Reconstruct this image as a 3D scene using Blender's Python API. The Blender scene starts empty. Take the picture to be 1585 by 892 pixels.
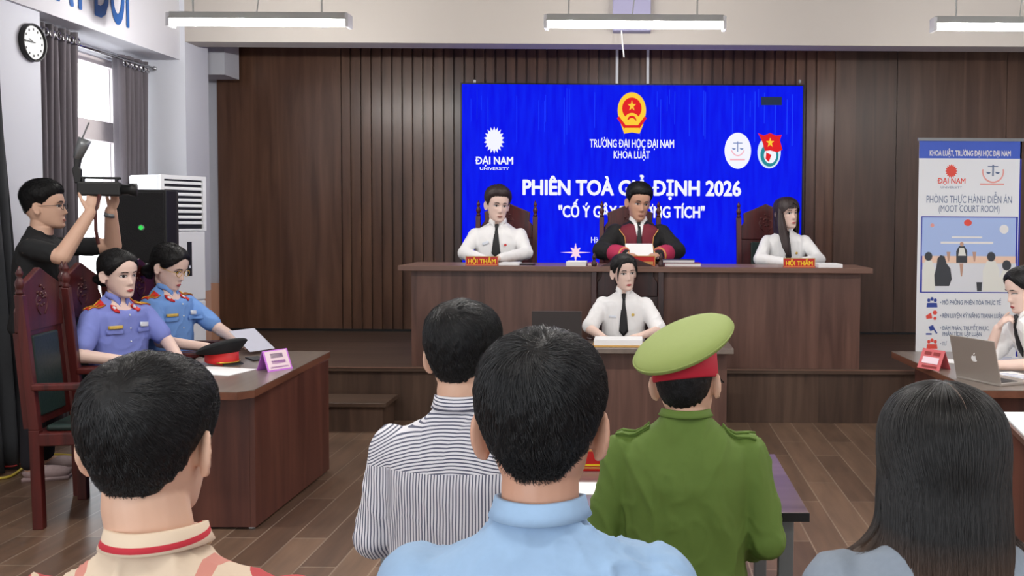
import bpy, bmesh, math, random
import numpy as np
from mathutils import Vector, Matrix, noise
from mathutils.bvhtree import BVHTree

sc = bpy.context.scene
COL = sc.collection
PI = math.pi
R = math.radians
random.seed(7)

# ---------------------------------------------------------------- camera
W_PX, H_PX, F_PX = 1585.0, 892.0, 1450.0
PPX, PPY = 990.0, 404.0            # principal point of the (cropped) photograph
CAM = Vector((0, 0, 1.43))
PITCH, ROLL = 2.4, 0.35
cd = bpy.data.cameras.new('camera')
cam = bpy.data.objects.new('camera', cd)
COL.objects.link(cam)
cd.sensor_fit = 'HORIZONTAL'
cd.sensor_width = 36.0
cd.lens = 36.0 * F_PX / W_PX
cd.shift_x = (W_PX / 2 - PPX) / W_PX
cd.shift_y = (PPY - H_PX / 2) / W_PX
cd.clip_start = 0.02
CROT = Matrix.Rotation(R(90 - PITCH), 3, 'X') @ Matrix.Rotation(R(ROLL), 3, 'Z')
cam.matrix_world = Matrix.Translation(CAM) @ CROT.to_4x4()
sc.camera = cam

def ray(px, py):
    return CROT @ Vector(((px - PPX) / F_PX, -(py - PPY) / F_PX, -1.0))
def at(px, py, Y):
    d = ray(px, py); return CAM + d * ((Y - CAM.y) / d.y)
def atz(px, py, z):
    d = ray(px, py); return CAM + d * ((z - CAM.z) / d.z)

# ---------------------------------------------------------------- world, exposure
sc.view_settings.view_transform = 'Standard'
sc.view_settings.look = 'None'
sc.view_settings.gamma = 1.0
sc.view_settings.use_curve_mapping = False
sc.view_settings.exposure = 0.0
w = bpy.data.worlds.new('daylight'); sc.world = w; w.use_nodes = True
nt = w.node_tree; nt.nodes.clear()
tc = nt.nodes.new('ShaderNodeTexCoord'); sx = nt.nodes.new('ShaderNodeSeparateXYZ')
mr = nt.nodes.new('ShaderNodeMapRange'); bg = nt.nodes.new('ShaderNodeBackground'); wo = nt.nodes.new('ShaderNodeOutputWorld')
nt.links.new(tc.outputs['Generated'], sx.inputs[0]); nt.links.new(sx.outputs['X'], mr.inputs['Value'])
mr.inputs['From Min'].default_value = -0.05; mr.inputs['From Max'].default_value = -0.35
mr.inputs['To Min'].default_value = 0.6; mr.inputs['To Max'].default_value = 5.0
bg.inputs['Color'].default_value = (0.93, 0.96, 1.0, 1)
nt.links.new(mr.outputs['Result'], bg.inputs['Strength']); nt.links.new(bg.outputs[0], wo.inputs[0])

LAMP_W = 60.0          # watts of each lamp over the court
ROOM_W = 22.0          # watts of the unseen fill lights added over the audience
LAMP_Z = 2.757
STAGE_Z = 0.388

# ---------------------------------------------------------------- materials
def srgb(c):
    return tuple(((v / 255) / 12.92 if v / 255 <= 0.04045 else ((v / 255 + 0.055) / 1.055) ** 2.4) for v in c)
MATS = {}
def mat(name, col, rough=0.6, metal=0.0, emit=0.0, noise_s=0.0, noise_a=0.0, bump=0.0, stretch=(1, 1, 1), spec=0.5, sheen=0.0):
    if name in MATS: return MATS[name]
    m = bpy.data.materials.new(name); m.use_nodes = True; MATS[name] = m
    n = m.node_tree.nodes; l = m.node_tree.links; b = n['Principled BSDF']
    c = srgb(col)
    b.inputs['Base Color'].default_value = (*c, 1); b.inputs['Roughness'].default_value = rough
    b.inputs['Metallic'].default_value = metal; b.inputs['Specular IOR Level'].default_value = spec
    if sheen: b.inputs['Sheen Weight'].default_value = sheen
    if emit:
        b.inputs['Emission Color'].default_value = (*c, 1); b.inputs['Emission Strength'].default_value = emit
    if noise_a or bump:
        t = n.new('ShaderNodeTexCoord'); mp = n.new('ShaderNodeMapping'); mp.inputs['Scale'].default_value = stretch
        nz = n.new('ShaderNodeTexNoise'); nz.inputs['Scale'].default_value = noise_s or 20; nz.inputs['Detail'].default_value = 4
        l.new(t.outputs['Object'], mp.inputs[0]); l.new(mp.outputs[0], nz.inputs['Vector'])
        if noise_a:
            mx = n.new('ShaderNodeMix'); mx.data_type = 'RGBA'
            mx.inputs[6].default_value = (*[v * (1 - noise_a) for v in c], 1)
            mx.inputs[7].default_value = (*[min(1, v * (1 + noise_a)) for v in c], 1)
            l.new(nz.outputs['Fac'], mx.inputs[0]); l.new(mx.outputs[2], b.inputs['Base Color'])
        if bump:
            bp = n.new('ShaderNodeBump'); bp.inputs['Strength'].default_value = bump; bp.inputs['Distance'].default_value = 0.01
            l.new(nz.outputs['Fac'], bp.inputs['Height']); l.new(bp.outputs[0], b.inputs['Normal'])
    return m

def wood(name, dark, light, axis='Z', scale=6.0, rough=0.35, panel=0.0, coat=0.0):
    """veneer: noise stretched along the grain; panel > 0 varies the tone from board to board along X"""
    m = bpy.data.materials.new(name); m.use_nodes = True; MATS[name] = m
    n = m.node_tree.nodes; l = m.node_tree.links; b = n['Principled BSDF']
    t = n.new('ShaderNodeTexCoord'); mp = n.new('ShaderNodeMapping')
    s = {'X': (0.08, 1, 1), 'Y': (1, 0.08, 1), 'Z': (1, 1, 0.08)}[axis]; mp.inputs['Scale'].default_value = s
    nz = n.new('ShaderNodeTexNoise'); nz.inputs['Scale'].default_value = scale * 3; nz.inputs['Detail'].default_value = 6; nz.inputs['Distortion'].default_value = 0.6
    cr = n.new('ShaderNodeValToRGB')
    cr.color_ramp.elements[0].position = 0.3; cr.color_ramp.elements[0].color = (*srgb(dark), 1)
    cr.color_ramp.elements[1].position = 0.72; cr.color_ramp.elements[1].color = (*srgb(light), 1)
    l.new(t.outputs['Object'], mp.inputs[0]); l.new(mp.outputs[0], nz.inputs['Vector']); l.new(nz.outputs['Fac'], cr.inputs[0])
    out = cr.outputs[0]
    if panel:
        sp = n.new('ShaderNodeSeparateXYZ'); l.new(t.outputs['Object'], sp.inputs[0])
        dv = n.new('ShaderNodeMath'); dv.operation = 'DIVIDE'; dv.inputs[1].default_value = panel; l.new(sp.outputs['X'], dv.inputs[0])
        fl = n.new('ShaderNodeMath'); fl.operation = 'FLOOR'; l.new(dv.outputs[0], fl.inputs[0])
        wn = n.new('ShaderNodeTexWhiteNoise'); wn.noise_dimensions = '1D'; l.new(fl.outputs[0], wn.inputs['W'])
        mr = n.new('ShaderNodeMapRange'); mr.inputs['To Min'].default_value = 0.75; mr.inputs['To Max'].default_value = 1.2; l.new(wn.outputs['Value'], mr.inputs['Value'])
        hs = n.new('ShaderNodeHueSaturation'); l.new(mr.outputs[0], hs.inputs['Value']); l.new(out, hs.inputs['Color']); out = hs.outputs[0]
    l.new(out, b.inputs['Base Color'])
    b.inputs['Roughness'].default_value = rough
    b.inputs['Coat Weight'].default_value = coat; b.inputs['Coat Roughness'].default_value = 0.2
    return m

wood('bench_wood', (82, 56, 48), (116, 84, 72), 'Z', 5, 0.4)
wood('bench_top_wood', (108, 78, 66), (134, 102, 88), 'X', 5, 0.35)
wood('desk_wood', (74, 40, 33), (104, 62, 50), 'Z', 5, 0.42)
wood('desk_top_wood', (112, 100, 92), (134, 122, 112), 'Y', 4, 0.3, coat=0.3)
wood('desk_edge_wood', (92, 54, 38), (118, 74, 54), 'Y', 5, 0.4)
wood('stage_wood', (70, 54, 45), (98, 78, 64), 'X', 4, 0.4)
wood('stage_front_wood', (68, 50, 40), (98, 76, 62), 'Z', 5, 0.5, panel=0.32)
wood('wall_wood', (78, 52, 39), (110, 79, 61), 'Z', 4, 0.33, panel=0.6, coat=0.15)
wood('wall_wood_right', (74, 54, 44), (100, 76, 62), 'Z', 4, 0.4, panel=0.5)
wood('chair_wood', (54, 16, 16), (92, 30, 26), 'Z', 8, 0.4, coat=0.1)
wood('chair_wood_dark', (38, 20, 20), (70, 34, 32), 'Z', 8, 0.4, coat=0.1)
wood('front_desk_wood', (84, 66, 66), (112, 92, 92), 'X', 5, 0.3, coat=0.3)

# floorboards
m = bpy.data.materials.new('floorboards'); m.use_nodes = True; MATS['floor'] = m
n = m.node_tree.nodes; l = m.node_tree.links; b = n['Principled BSDF']
t = n.new('ShaderNodeTexCoord'); mp = n.new('ShaderNodeMapping'); mp.inputs['Rotation'].default_value = (0, 0, R(90))
br = n.new('ShaderNodeTexBrick'); br.inputs['Scale'].default_value = 1.0
br.inputs['Brick Width'].default_value = 0.95; br.inputs['Row Height'].default_value = 0.155; br.inputs['Mortar Size'].default_value = 0.0035
br.inputs['Color1'].default_value = (*srgb((92, 71, 57)), 1); br.inputs['Color2'].default_value = (*srgb((122, 98, 80)), 1)
br.inputs['Mortar'].default_value = (*srgb((140, 122, 106)), 1); br.offset = 0.37
mp2 = n.new('ShaderNodeMapping'); mp2.inputs['Scale'].default_value = (1, 0.12, 1)
nz = n.new('ShaderNodeTexNoise'); nz.inputs['Scale'].default_value = 16; nz.inputs['Detail'].default_value = 6
mx = n.new('ShaderNodeMix'); mx.data_type = 'RGBA'; mx.blend_type = 'MULTIPLY'; mx.inputs[0].default_value = 0.6
cr = n.new('ShaderNodeValToRGB'); cr.color_ramp.elements[0].position = 0.3; cr.color_ramp.elements[0].color = (0.55, 0.55, 0.55, 1); cr.color_ramp.elements[1].position = 0.7; cr.color_ramp.elements[1].color = (1.25, 1.2, 1.15, 1)
l.new(t.outputs['Object'], mp.inputs[0]); l.new(mp.outputs[0], br.inputs['Vector'])
l.new(t.outputs['Object'], mp2.inputs[0]); l.new(mp2.outputs[0], nz.inputs['Vector']); l.new(nz.outputs['Fac'], cr.inputs[0])
l.new(br.outputs['Color'], mx.inputs[6]); l.new(cr.outputs[0], mx.inputs[7]); l.new(mx.outputs[2], b.inputs['Base Color'])
b.inputs['Roughness'].default_value = 0.42; b.inputs['Coat Weight'].default_value = 0.25; b.inputs['Coat Roughness'].default_value = 0.25

# wall paint with peach dado
m = bpy.data.materials.new('wall_paint'); m.use_nodes = True; MATS['wall_paint'] = m
n = m.node_tree.nodes; l = m.node_tree.links; b = n['Principled BSDF']
t = n.new('ShaderNodeNewGeometry'); sp = n.new('ShaderNodeSeparateXYZ'); l.new(t.outputs['Position'], sp.inputs[0])
lt = n.new('ShaderNodeMath'); lt.operation = 'LESS_THAN'; lt.inputs[1].default_value = 0.83; l.new(sp.outputs['Z'], lt.inputs[0])
mx = n.new('ShaderNodeMix'); mx.data_type = 'RGBA'; l.new(lt.outputs[0], mx.inputs[0])
mx.inputs[6].default_value = (*srgb((212, 215, 224)), 1); mx.inputs[7].default_value = (*srgb((222, 176, 148)), 1)
l.new(mx.outputs[2], b.inputs['Base Color']); b.inputs['Roughness'].default_value = 0.7

mat('white_paint', (206, 206, 212), 0.8, noise_s=3, noise_a=0.02)
mat('header_paint', (184, 178, 172), 0.8, noise_s=2, noise_a=0.03)
mat('ceiling', (232, 228, 220), 0.9, noise_s=6, noise_a=0.02)
mat('plastic_white', (232, 234, 236), 0.4)
mat('lamp_metal', (196, 200, 196), 0.35, 0.3)
mat('tube_glow', (255, 252, 246), 0.4, emit=9)
mat('black_plastic', (22, 23, 24), 0.5)
mat('black_metal', (18, 18, 18), 0.35, 0.5)
mat('grille_cloth', (34, 34, 36), 0.85, bump=0.5, noise_s=300)
mat('chrome', (190, 190, 192), 0.2, 1.0)
mat('grey_metal', (128, 132, 134), 0.4, 0.5)
mat('silver', (176, 168, 160), 0.38, 0.6)
mat('dark_laptop', (70, 66, 66), 0.45, 0.4)
mat('green_leather', (22, 42, 38), 0.45, bump=0.15, noise_s=60)
mat('curtain', (98, 92, 98), 0.85, noise_s=40, noise_a=0.05, sheen=0.3)
mat('curtain_pale', (238, 230, 232), 0.85, noise_s=40, noise_a=0.05)
mat('curtain_dark', (62, 64, 68), 0.9, noise_s=40, noise_a=0.06)
mat('paper', (240, 240, 240), 0.8)
mat('paper_grey', (190, 192, 206), 0.8)
mat('plate_red', (200, 26, 22), 0.4)
mat('plate_pink', (206, 96, 100), 0.4)
mat('plate_magenta', (206, 120, 226), 0.4)
mat('purple_ink', (110, 20, 160), 0.5)
mat('dark_red_ink', (140, 40, 40), 0.5)
mat('pale_pink', (240, 216, 226), 0.5)
mat('yellow', (255, 222, 40), 0.5)
mat('gold', (222, 180, 70), 0.3, 0.7)
mat('amber_wood', (206, 160, 90), 0.5)
mat('letter_blue', (34, 88, 158), 0.6)
mat('banner_white', (240, 244, 248), 0.5)
mat('clock_face', (230, 236, 236), 0.4)
mat('cable_yellow', (206, 182, 70), 0.5)
mat('cable_black', (24, 24, 26), 0.5)
mat('cable_red', (150, 40, 36), 0.5)
mat('glass_frame', (40, 36, 36), 0.3)
# screen
def emis(name, c, s=1.0):
    m = bpy.data.materials.new(name); m.use_nodes = True; MATS[name] = m
    n = m.node_tree.nodes; l = m.node_tree.links; b = n['Principled BSDF']
    b.inputs['Base Color'].default_value = (0.003, 0.003, 0.003, 1); b.inputs['Roughness'].default_value = 0.8; b.inputs['Specular IOR Level'].default_value = 0.05
    b.inputs['Emission Color'].default_value = (*srgb(c), 1); b.inputs['Emission Strength'].default_value = s
    return m
emis('led_white', (245, 246, 255), 1.0); emis('led_red', (226, 34, 40)); emis('led_gold', (255, 206, 60)); emis('led_teal', (40, 140, 150))
emis('led_pink', (244, 180, 196)); emis('led_pale', (214, 232, 250)); emis('led_grey', (120, 140, 190)); emis('led_glow', (255, 215, 235), 1.0)
emis('led_dark', (40, 52, 74), 1.0); emis('led_line', (24, 60, 255), 1.0); emis('logo_green_glow', (60, 220, 90), 1.0)
m = emis('led_blue', (6, 20, 236), 1.0)
n = m.node_tree.nodes; l = m.node_tree.links; b = n['Principled BSDF']
t = n.new('ShaderNodeTexCoord'); mp = n.new('ShaderNodeMapping'); mp.inputs['Scale'].default_value = (7, 1, 0.9)
nz = n.new('ShaderNodeTexNoise'); nz.inputs['Scale'].default_value = 3; cr = n.new('ShaderNodeValToRGB')
cr.color_ramp.elements[0].position = 0.3; cr.color_ramp.elements[0].color = (*srgb((4, 10, 232)), 1)
cr.color_ramp.elements[1].position = 0.8; cr.color_ramp.elements[1].color = (*srgb((8, 36, 244)), 1)
l.new(t.outputs['Object'], mp.inputs[0]); l.new(mp.outputs[0], nz.inputs['Vector']); l.new(nz.outputs['Fac'], cr.inputs[0]); l.new(cr.outputs[0], b.inputs['Emission Color'])

# ---------------------------------------------------------------- mesh builder
class MB:
    def __init__(self): self.v = []; self.f = []; self.m = []
    def add(self, vs, fs, mi=0, M=None):
        o = len(self.v)
        self.v += [tuple(M @ Vector(p)) if M is not None else tuple(p) for p in vs]
        self.f += [tuple(i + o for i in f) for f in fs]; self.m += [mi] * len(fs); return self
    def box(self, x0, x1, y0, y1, z0, z1, mi=0, M=None):
        vs = [(x, y, z) for x in (x0, x1) for y in (y0, y1) for z in (z0, z1)]
        return self.add(vs, [(0, 1, 3, 2), (4, 6, 7, 5), (0, 4, 5, 1), (2, 3, 7, 6), (0, 2, 6, 4), (1, 5, 7, 3)], mi, M)
    def rings(self, rr, closed=True, cap=True, mi=0, M=None):
        k = len(rr[0]); vs = [p for r_ in rr for p in r_]; fs = []
        for i in range(len(rr) - 1):
            for j in range(k if closed else k - 1):
                a = i * k + j; b_ = i * k + (j + 1) % k
                fs.append((a, b_, b_ + k, a + k))
        if cap and closed:
            fs.append(tuple(reversed(range(k)))); fs.append(tuple(range((len(rr) - 1) * k, len(rr) * k)))
        return self.add(vs, fs, mi, M)
    def tube(self, pts, rad, seg=8, mi=0, M=None, cap=True):
        pts = [Vector(p) for p in pts]; rr = []; n = len(pts)
        if not hasattr(rad, '__len__'): rad = [rad] * n
        up = None
        for i, p in enumerate(pts):
            d = (pts[min(i + 1, n - 1)] - pts[max(i - 1, 0)]).normalized()
            if up is None: up = Vector((0, 0, 1)) if abs(d.z) < 0.9 else Vector((1, 0, 0))
            a = d.cross(up).normalized(); up = a.cross(d).normalized()
            rr.append([tuple(p + (a * math.cos(2 * PI * j / seg) + up * math.sin(2 * PI * j / seg)) * rad[i]) for j in range(seg)])
        return self.rings(rr, True, cap, mi, M)
    def capsule(self, p0, p1, r0, r1, seg=12, mi=0, M=None):
        p0 = Vector(p0); p1 = Vector(p1); d = (p1 - p0)
        if d.length < 1e-6: d = Vector((0, 0, 1e-4))
        dn = d.normalized(); pts = []; rad = []
        for k in range(1, 5): a = k / 4 * PI / 2; pts.append(p0 - dn * r0 * math.cos(a)); rad.append(max(1e-4, r0 * math.sin(a)))
        for k in range(4, 0, -1): a = k / 4 * PI / 2; pts.append(p1 + dn * r1 * math.cos(a)); rad.append(max(1e-4, r1 * math.sin(a)))
        pts.insert(0, p0 - dn * r0); rad.insert(0, 1e-4); pts.append(p1 + dn * r1); rad.append(1e-4)
        a = dn.cross(Vector((0, 0, 1)) if abs(dn.z) < 0.9 else Vector((1, 0, 0))).normalized(); u = a.cross(dn)
        rr = [[tuple(p + (a * math.cos(2 * PI * j / seg) + u * math.sin(2 * PI * j / seg)) * r_) for j in range(seg)] for p, r_ in zip(pts, rad)]
        return self.rings(rr, True, True, mi, M)
    def lathe(self, prof, c=(0, 0, 0), seg=16, mi=0, M=None):
        rr = [[(c[0] + r_ * math.cos(2 * PI * j / seg), c[1] + r_ * math.sin(2 * PI * j / seg), c[2] + z) for j in range(seg)] for r_, z in prof]
        return self.rings(rr, True, True, mi, M)
    def ellipsoid(self, c, r_, seg=16, n=10, mi=0, M=None, rot=None):
        rr = []
        for i in range(n + 1):
            a = -PI / 2 + PI * i / n; ca = max(1e-3, math.cos(a))
            ring = []
            for j in range(seg):
                v = Vector((r_[0] * ca * math.cos(2 * PI * j / seg), r_[1] * ca * math.sin(2 * PI * j / seg), r_[2] * math.sin(a)))
                if rot is not None: v = rot @ v
                ring.append((c[0] + v.x, c[1] + v.y, c[2] + v.z))
            rr.append(ring)
        return self.rings(rr, True, True, mi, M)
    def prism(self, poly, O, U, V, t, mi=0, M=None):
        """polygon (a,b) in plane O+aU+bV, extruded by vector t"""
        O, U, V, t = Vector(O), Vector(U), Vector(V), Vector(t); k = len(poly)
        a = [O + U * p[0] + V * p[1] for p in poly]; vs = a + [p + t for p in a]
        fs = [tuple(reversed(range(k))), tuple(range(k, 2 * k))] + [(i, (i + 1) % k, (i + 1) % k + k, i + k) for i in range(k)]
        return self.add(vs, fs, mi, M)
    def build(self, name, mats, parent=None, smooth=False, bevel=0.0):
        me = bpy.data.meshes.new(name); me.from_pydata(self.v, [], self.f)
        if not isinstance(mats, (list, tuple)): mats = [mats]
        for mm in mats: me.materials.append(MATS[mm] if isinstance(mm, str) else mm)
        if len(mats) > 1: me.polygons.foreach_set('material_index', self.m)
        bm = bmesh.new(); bm.from_mesh(me); bmesh.ops.recalc_face_normals(bm, faces=bm.faces); bm.to_mesh(me); bm.free()
        if smooth: me.polygons.foreach_set('use_smooth', [True] * len(me.polygons))
        o = bpy.data.objects.new(name, me); COL.objects.link(o)
        if parent is not None: o.parent = parent
        if bevel:
            md = o.modifiers.new('bevel', 'BEVEL'); md.width = bevel; md.segments = 2; md.limit_method = 'ANGLE'
        return o

def tag(o, label=None, cat=None, group=None, kind=None):
    if label: o['label'] = label
    if cat: o['category'] = cat
    if group: o['group'] = group
    if kind: o['kind'] = kind
    return o
def thing(name, loc, rz, label, cat, group=None, scale=1.0):
    o = bpy.data.objects.new(name, None); COL.objects.link(o); o.empty_display_size = 0.1
    o.location = loc; o.rotation_euler = (0, 0, rz); o.scale = (scale,) * 3
    return tag(o, label, cat, group)
def struct(name, mb, mats, bevel=0.0, smooth=False):
    return tag(mb.build(name, mats, None, smooth, bevel), kind='structure')
def copy_tree(o, parent=None):
    c = o.copy(); COL.objects.link(c); c.parent = parent
    for ch in list(o.children): copy_tree(ch, c)
    return c

_fh = {}
def lettering(name, body, O, U, V, w, h, mt, parent, bold=0.0, depth=0.002, spacing=1.0):
    """text with its baseline starting at O, running along U, fitted to width w and cap height h"""
    def mk(s):
        c = bpy.data.curves.new('t', 'FONT'); c.body = s; c.offset = 0; c.resolution_u = 3; c.space_character = spacing
        o = bpy.data.objects.new('t', c); COL.objects.link(o)
        dg = bpy.context.evaluated_depsgraph_get(); me = bpy.data.meshes.new_from_object(o.evaluated_get(dg))
        bpy.data.objects.remove(o); bpy.data.curves.remove(c); return me
    if bold not in _fh:
        hm = mk('H'); ys = [v.co.y for v in hm.vertices]; _fh[bold] = (max(ys) + min(ys), max(ys) - 0)
    swap = {'Ơ': 'O', 'Ờ': 'Ò', 'Đ': 'D', 'Ư': 'U'}; extra = []          # the font's own horned and barred letters fill in: draw the horn and the bar as strokes
    plain = ''.join(swap.get(ch, ch) for ch in body)
    for i, ch in enumerate(body):
        if ch in swap:
            xm = max(v.co.x for v in mk(plain[:i + 1]).vertices); sm = [v.co.x for v in mk(plain[i]).vertices]; wd_ = max(sm) - min(sm); xl = xm - wd_
            if ch == 'Đ': extra.append([(xl - .10, .31), (xl + .26, .31), (xl + .26, .40), (xl - .10, .40)])
            else: k = .10 if ch != 'Ư' else .0; extra.append([(xm - .02 - k, .60), (xm + .04 - k, .60), (xm + .11 - k * .6, .70), (xm + .11 - k * .6, .84), (xm + .02 - k * .6, .84), (xm + .02 - k * .6, .72), (xm - .05 - k, .66)])
    me = mk(plain); xs = [v.co.x for v in me.vertices] + [p[0] for q in extra for p in q]; x0, x1 = min(xs), max(xs)
    sx_, sy_ = w / (x1 - x0), h / _fh[bold][1]
    O, U, V = Vector(O), Vector(U), Vector(V); N = U.cross(V).normalized()
    mb = MB()
    for dx, dy in (((0, 0),) if not bold else [(bold * math.cos(k * PI / 6), bold * .8 * math.sin(k * PI / 6)) for k in range(12)] + [(0, 0)]):
        mb.add([O + U * ((v.co.x + dx - x0) * sx_) + V * ((v.co.y + dy) * sy_) + N * (depth + .00005 * len(mb.f) / max(1, len(me.polygons))) for v in me.vertices], [tuple(p.vertices) for p in me.polygons])
    for q in extra: mb.add([O + U * ((p[0] - x0) * sx_) + V * (p[1] * sy_) + N * (depth + .0008) for p in q], [tuple(range(len(q)))])
    me2 = bpy.data.meshes.new(name); me2.from_pydata(mb.v, [], mb.f); me2.materials.append(MATS[mt])
    o = bpy.data.objects.new(name, me2); COL.objects.link(o)
    if parent is not None: o.parent = parent
    return o
# ================================================================ STRUCTURE
XL, XR, YB = -4.05, 4.4, 8.79
struct('floor', MB().box(XL - .2, XR + .1, -2.5, YB + .2, -0.1, 0), 'floor')
struct('ceiling', MB().box(XL - .2, XR + .1, -2.5, YB + .2, 3.45, 3.55), 'ceiling')
struct('wall_right', MB().box(XR, XR + .1, -2.5, YB, 0, 3.45), 'wall_paint')
# left wall with window opening
WY0, WY1, WZ0, WZ1 = 5.95, 7.42, 0.30, 2.64
mb = MB()
mb.box(XL - .2, XL, -2.5, WY0, 0, 3.45).box(XL - .2, XL, WY1, YB, 0, 3.45).box(XL - .2, XL, WY0, WY1, 0, WZ0).box(XL - .2, XL, WY0, WY1, WZ1, 3.45)
struct('wall_left', mb, 'wall_paint')
struct('trim_1', MB().box(XL, -3.67, -2.5, 7.52, 2.695, 3.45), 'white_paint')            # beam over the windows
struct('trim_2', MB().box(XL, -3.70, 5.45, 5.82, 0, 2.695), 'wall_paint')                 # pilaster with the clock
struct('trim_3', MB().box(XL, -3.63, 7.52, 7.92, 0, 3.45), 'wall_paint')                  # corner column
struct('trim_4', MB().box(-3.63, XR, 7.52, 7.75, 2.84, 3.45), 'header_paint')             # header over the stage
struct('trim_5', MB().box(XL, -3.66, 8.3, 8.6, 2.70, 3.45), 'wall_paint')
wn = tag(MB().box(XL - .16, XL - .04, WY0, WY1, WZ0, WZ0 + .05).box(XL - .16, XL - .04, WY0, WY1, WZ1 - .05, WZ1)
    .box(XL - .16, XL - .04, WY0, WY0 + .05, WZ0, WZ1).box(XL - .16, XL - .04, WY1 - .05, WY1, WZ0, WZ1)
    .box(XL - .14, XL - .06, WY0, WY1, 2.02, 2.17).box(XL - .14, XL - .06, 6.62, 6.67, WZ0, WZ1).build('window_1', 'curtain_pale'), kind='structure')
g = bpy.data.materials.new('window_glass'); g.use_nodes = True; MATS['glass'] = g
b = g.node_tree.nodes['Principled BSDF']; b.inputs['Transmission Weight'].default_value = 1; b.inputs['Roughness'].default_value = 0.0; b.inputs['IOR'].default_value = 1.02
MB().box(XL - .102, XL - .098, WY0 + .05, WY1 - .05, WZ0 + .05, WZ1 - .05).build('pane', 'glass', wn)
# back wall: painted strip, smooth wood, fluted wood, smooth wood
xw0 = at(340, 300, YB).x; xf0 = at(530, 300, YB).x; xf1 = at(1290, 300, YB).x
mb = MB(); mb.box(XL, xw0, YB, YB + .1, 0, 3.45, 0)
mb.box(xw0, xf0, YB - .03, YB + .1, 0, 3.45, 1)
mb.box(xf0, xf1, YB, YB + .1, 0, 3.45, 1)
x = xf0 + .01
while x < xf1 - .08:
    mb.box(x, x + .075, YB - .03, YB + .01, 0, 3.45, 1); x += .096
for a, b_ in ((xf1, 2.38), (2.385, 3.4), (3.405, XR)): mb.box(a, b_, YB - .03, YB + .1, 0, 3.45, 2)
struct('wall_back', mb, ['wall_paint', 'wall_wood', 'wall_wood_right'])
struct('baseboard_back', MB().box(xw0, XR, YB - .05, YB - .03, STAGE_Z, STAGE_Z + .02), 'black_plastic')
# stage
mb = MB(); mb.box(-3.62, XR, 6.64, YB - .03, 0, STAGE_Z - .03, 1)
mb.box(-3.62, XR, 6.60, YB - .03, STAGE_Z - .03, STAGE_Z, 0)
mb.box(-3.62, XR, 6.595, 6.60, STAGE_Z - .006, STAGE_Z + .002, 2)
st = struct('floor_stage', mb, ['stage_wood', 'stage_front_wood', 'bench_top_wood'])
# small step
p0 = atz(497, 655, 0); p1 = atz(549, 655, 0)
t = thing('stage_step', (-1.95, 6.40, 0), 0, 'low dark wooden step against the stage front beside the left desk', 'step')
MB().box(-.4, .22, -.12, .18, 0, .17).build('riser', 'stage_front_wood', t)
MB().box(-.42, .25, -.15, .18, .17, .20).build('tread', 'stage_wood', t, bevel=.004)

# ================================================================ LAMPS
def lamp(x, y, wk, label):
    t = thing('ceiling_lamp', (x, y, LAMP_Z), 0, label, 'lamp', 'suspended fluorescent lamps')
    t['group'] = 'suspended fluorescent lamps'
    MB().prism([(-.055, .0), (.055, .0), (.03, .05), (-.03, .05)], (-.6, 0, .02), (0, 1, 0), (0, 0, 1), (1.2, 0, 0)).build('housing', 'lamp_metal', t, bevel=.003)
    for s in (-.602, .602): MB().box(s - .012, s + .012, -.05, .05, -.03, .06).build('end_cap', 'plastic_white', t, bevel=.003)
    MB().tube([(-.585, 0, -.005), (.585, 0, -.005)], .017, 12).build('tube', 'tube_glow', t, True)
    for s in (-.45, .42): MB().tube([(s, 0, .07), (s, 0, 3.45 - LAMP_Z)], .006, 6).build('hanging_rod', 'lamp_metal', t)
    MB().tube([(-.02, 0, .07), (.06, .02, 3.45 - LAMP_Z)], .004, 6).build('power_cord', 'lamp_metal', t)
    for s in (-.44, -.15, .15, .44):
        ld = bpy.data.lights.new('lamp_light', 'POINT'); ld.shadow_soft_size = .02; ld.energy = LAMP_W / 4 * wk; ld.color = (1, .97, .93)
        lo = bpy.data.objects.new('lamp_light', ld); COL.objects.link(lo); lo.parent = t; lo.location = (s, 0, -.05)
LX = (-2.58, -.04, 2.58)
for x, s in zip(LX, ('left', 'middle', 'right')):
    lamp(x, 6.4, {'left': .85, 'middle': .75, 'right': .5}[s], {'left': 'white fluorescent batten hanging near the left wall above the photographer side', 'middle': 'white fluorescent batten hanging in front of the header above the blue screen', 'right': 'white fluorescent batten cut by the right frame edge above the roll-up banner'}[s])
for y in (3.4, 0.6):  # fill lights out of view, without fixtures, added to brighten the near room
    for x in LX:
        ld = bpy.data.lights.new('room_fill', 'AREA'); ld.shape = 'RECTANGLE'; ld.size = 1.2; ld.size_y = .08; ld.energy = ROOM_W * (1.7 if y > 2 else .75); ld.color = (1, .97, .93)
        lo = bpy.data.objects.new('room_fill', ld); COL.objects.link(lo); lo.location = (x, y, LAMP_Z)

# junction box + conduits on header
mat('box_screen_tint', (150, 148, 178), 0.6)  # blue light of the screen painted into the casing colour
t = thing('junction_box', at(978, 12, 7.45), 0, 'white box tinted lavender by painted screen light on the header behind the middle lamp', 'box')
MB().box(-.15, .15, -.05, .065, -.19, .30).build('casing', 'box_screen_tint', t, bevel=.006)
MB().tube([(-.08, -.055, -.19), (-.07, -.06, -.3), (-.06, -.02, -.39)], .006, 6).build('cable', 'plastic_white', t)
pa = at(955, 84, 8.6); pb = at(1003, 84, 8.6)
mb = MB()
for p in (pa, pb): mb.box(p.x - .012, p.x + .012, 8.62, 8.65, 2.66, 3.449)
tag(mb.build('cable_conduit', 'plastic_white'), 'pair of thin white conduits running up above the blue screen', 'conduit')

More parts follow.
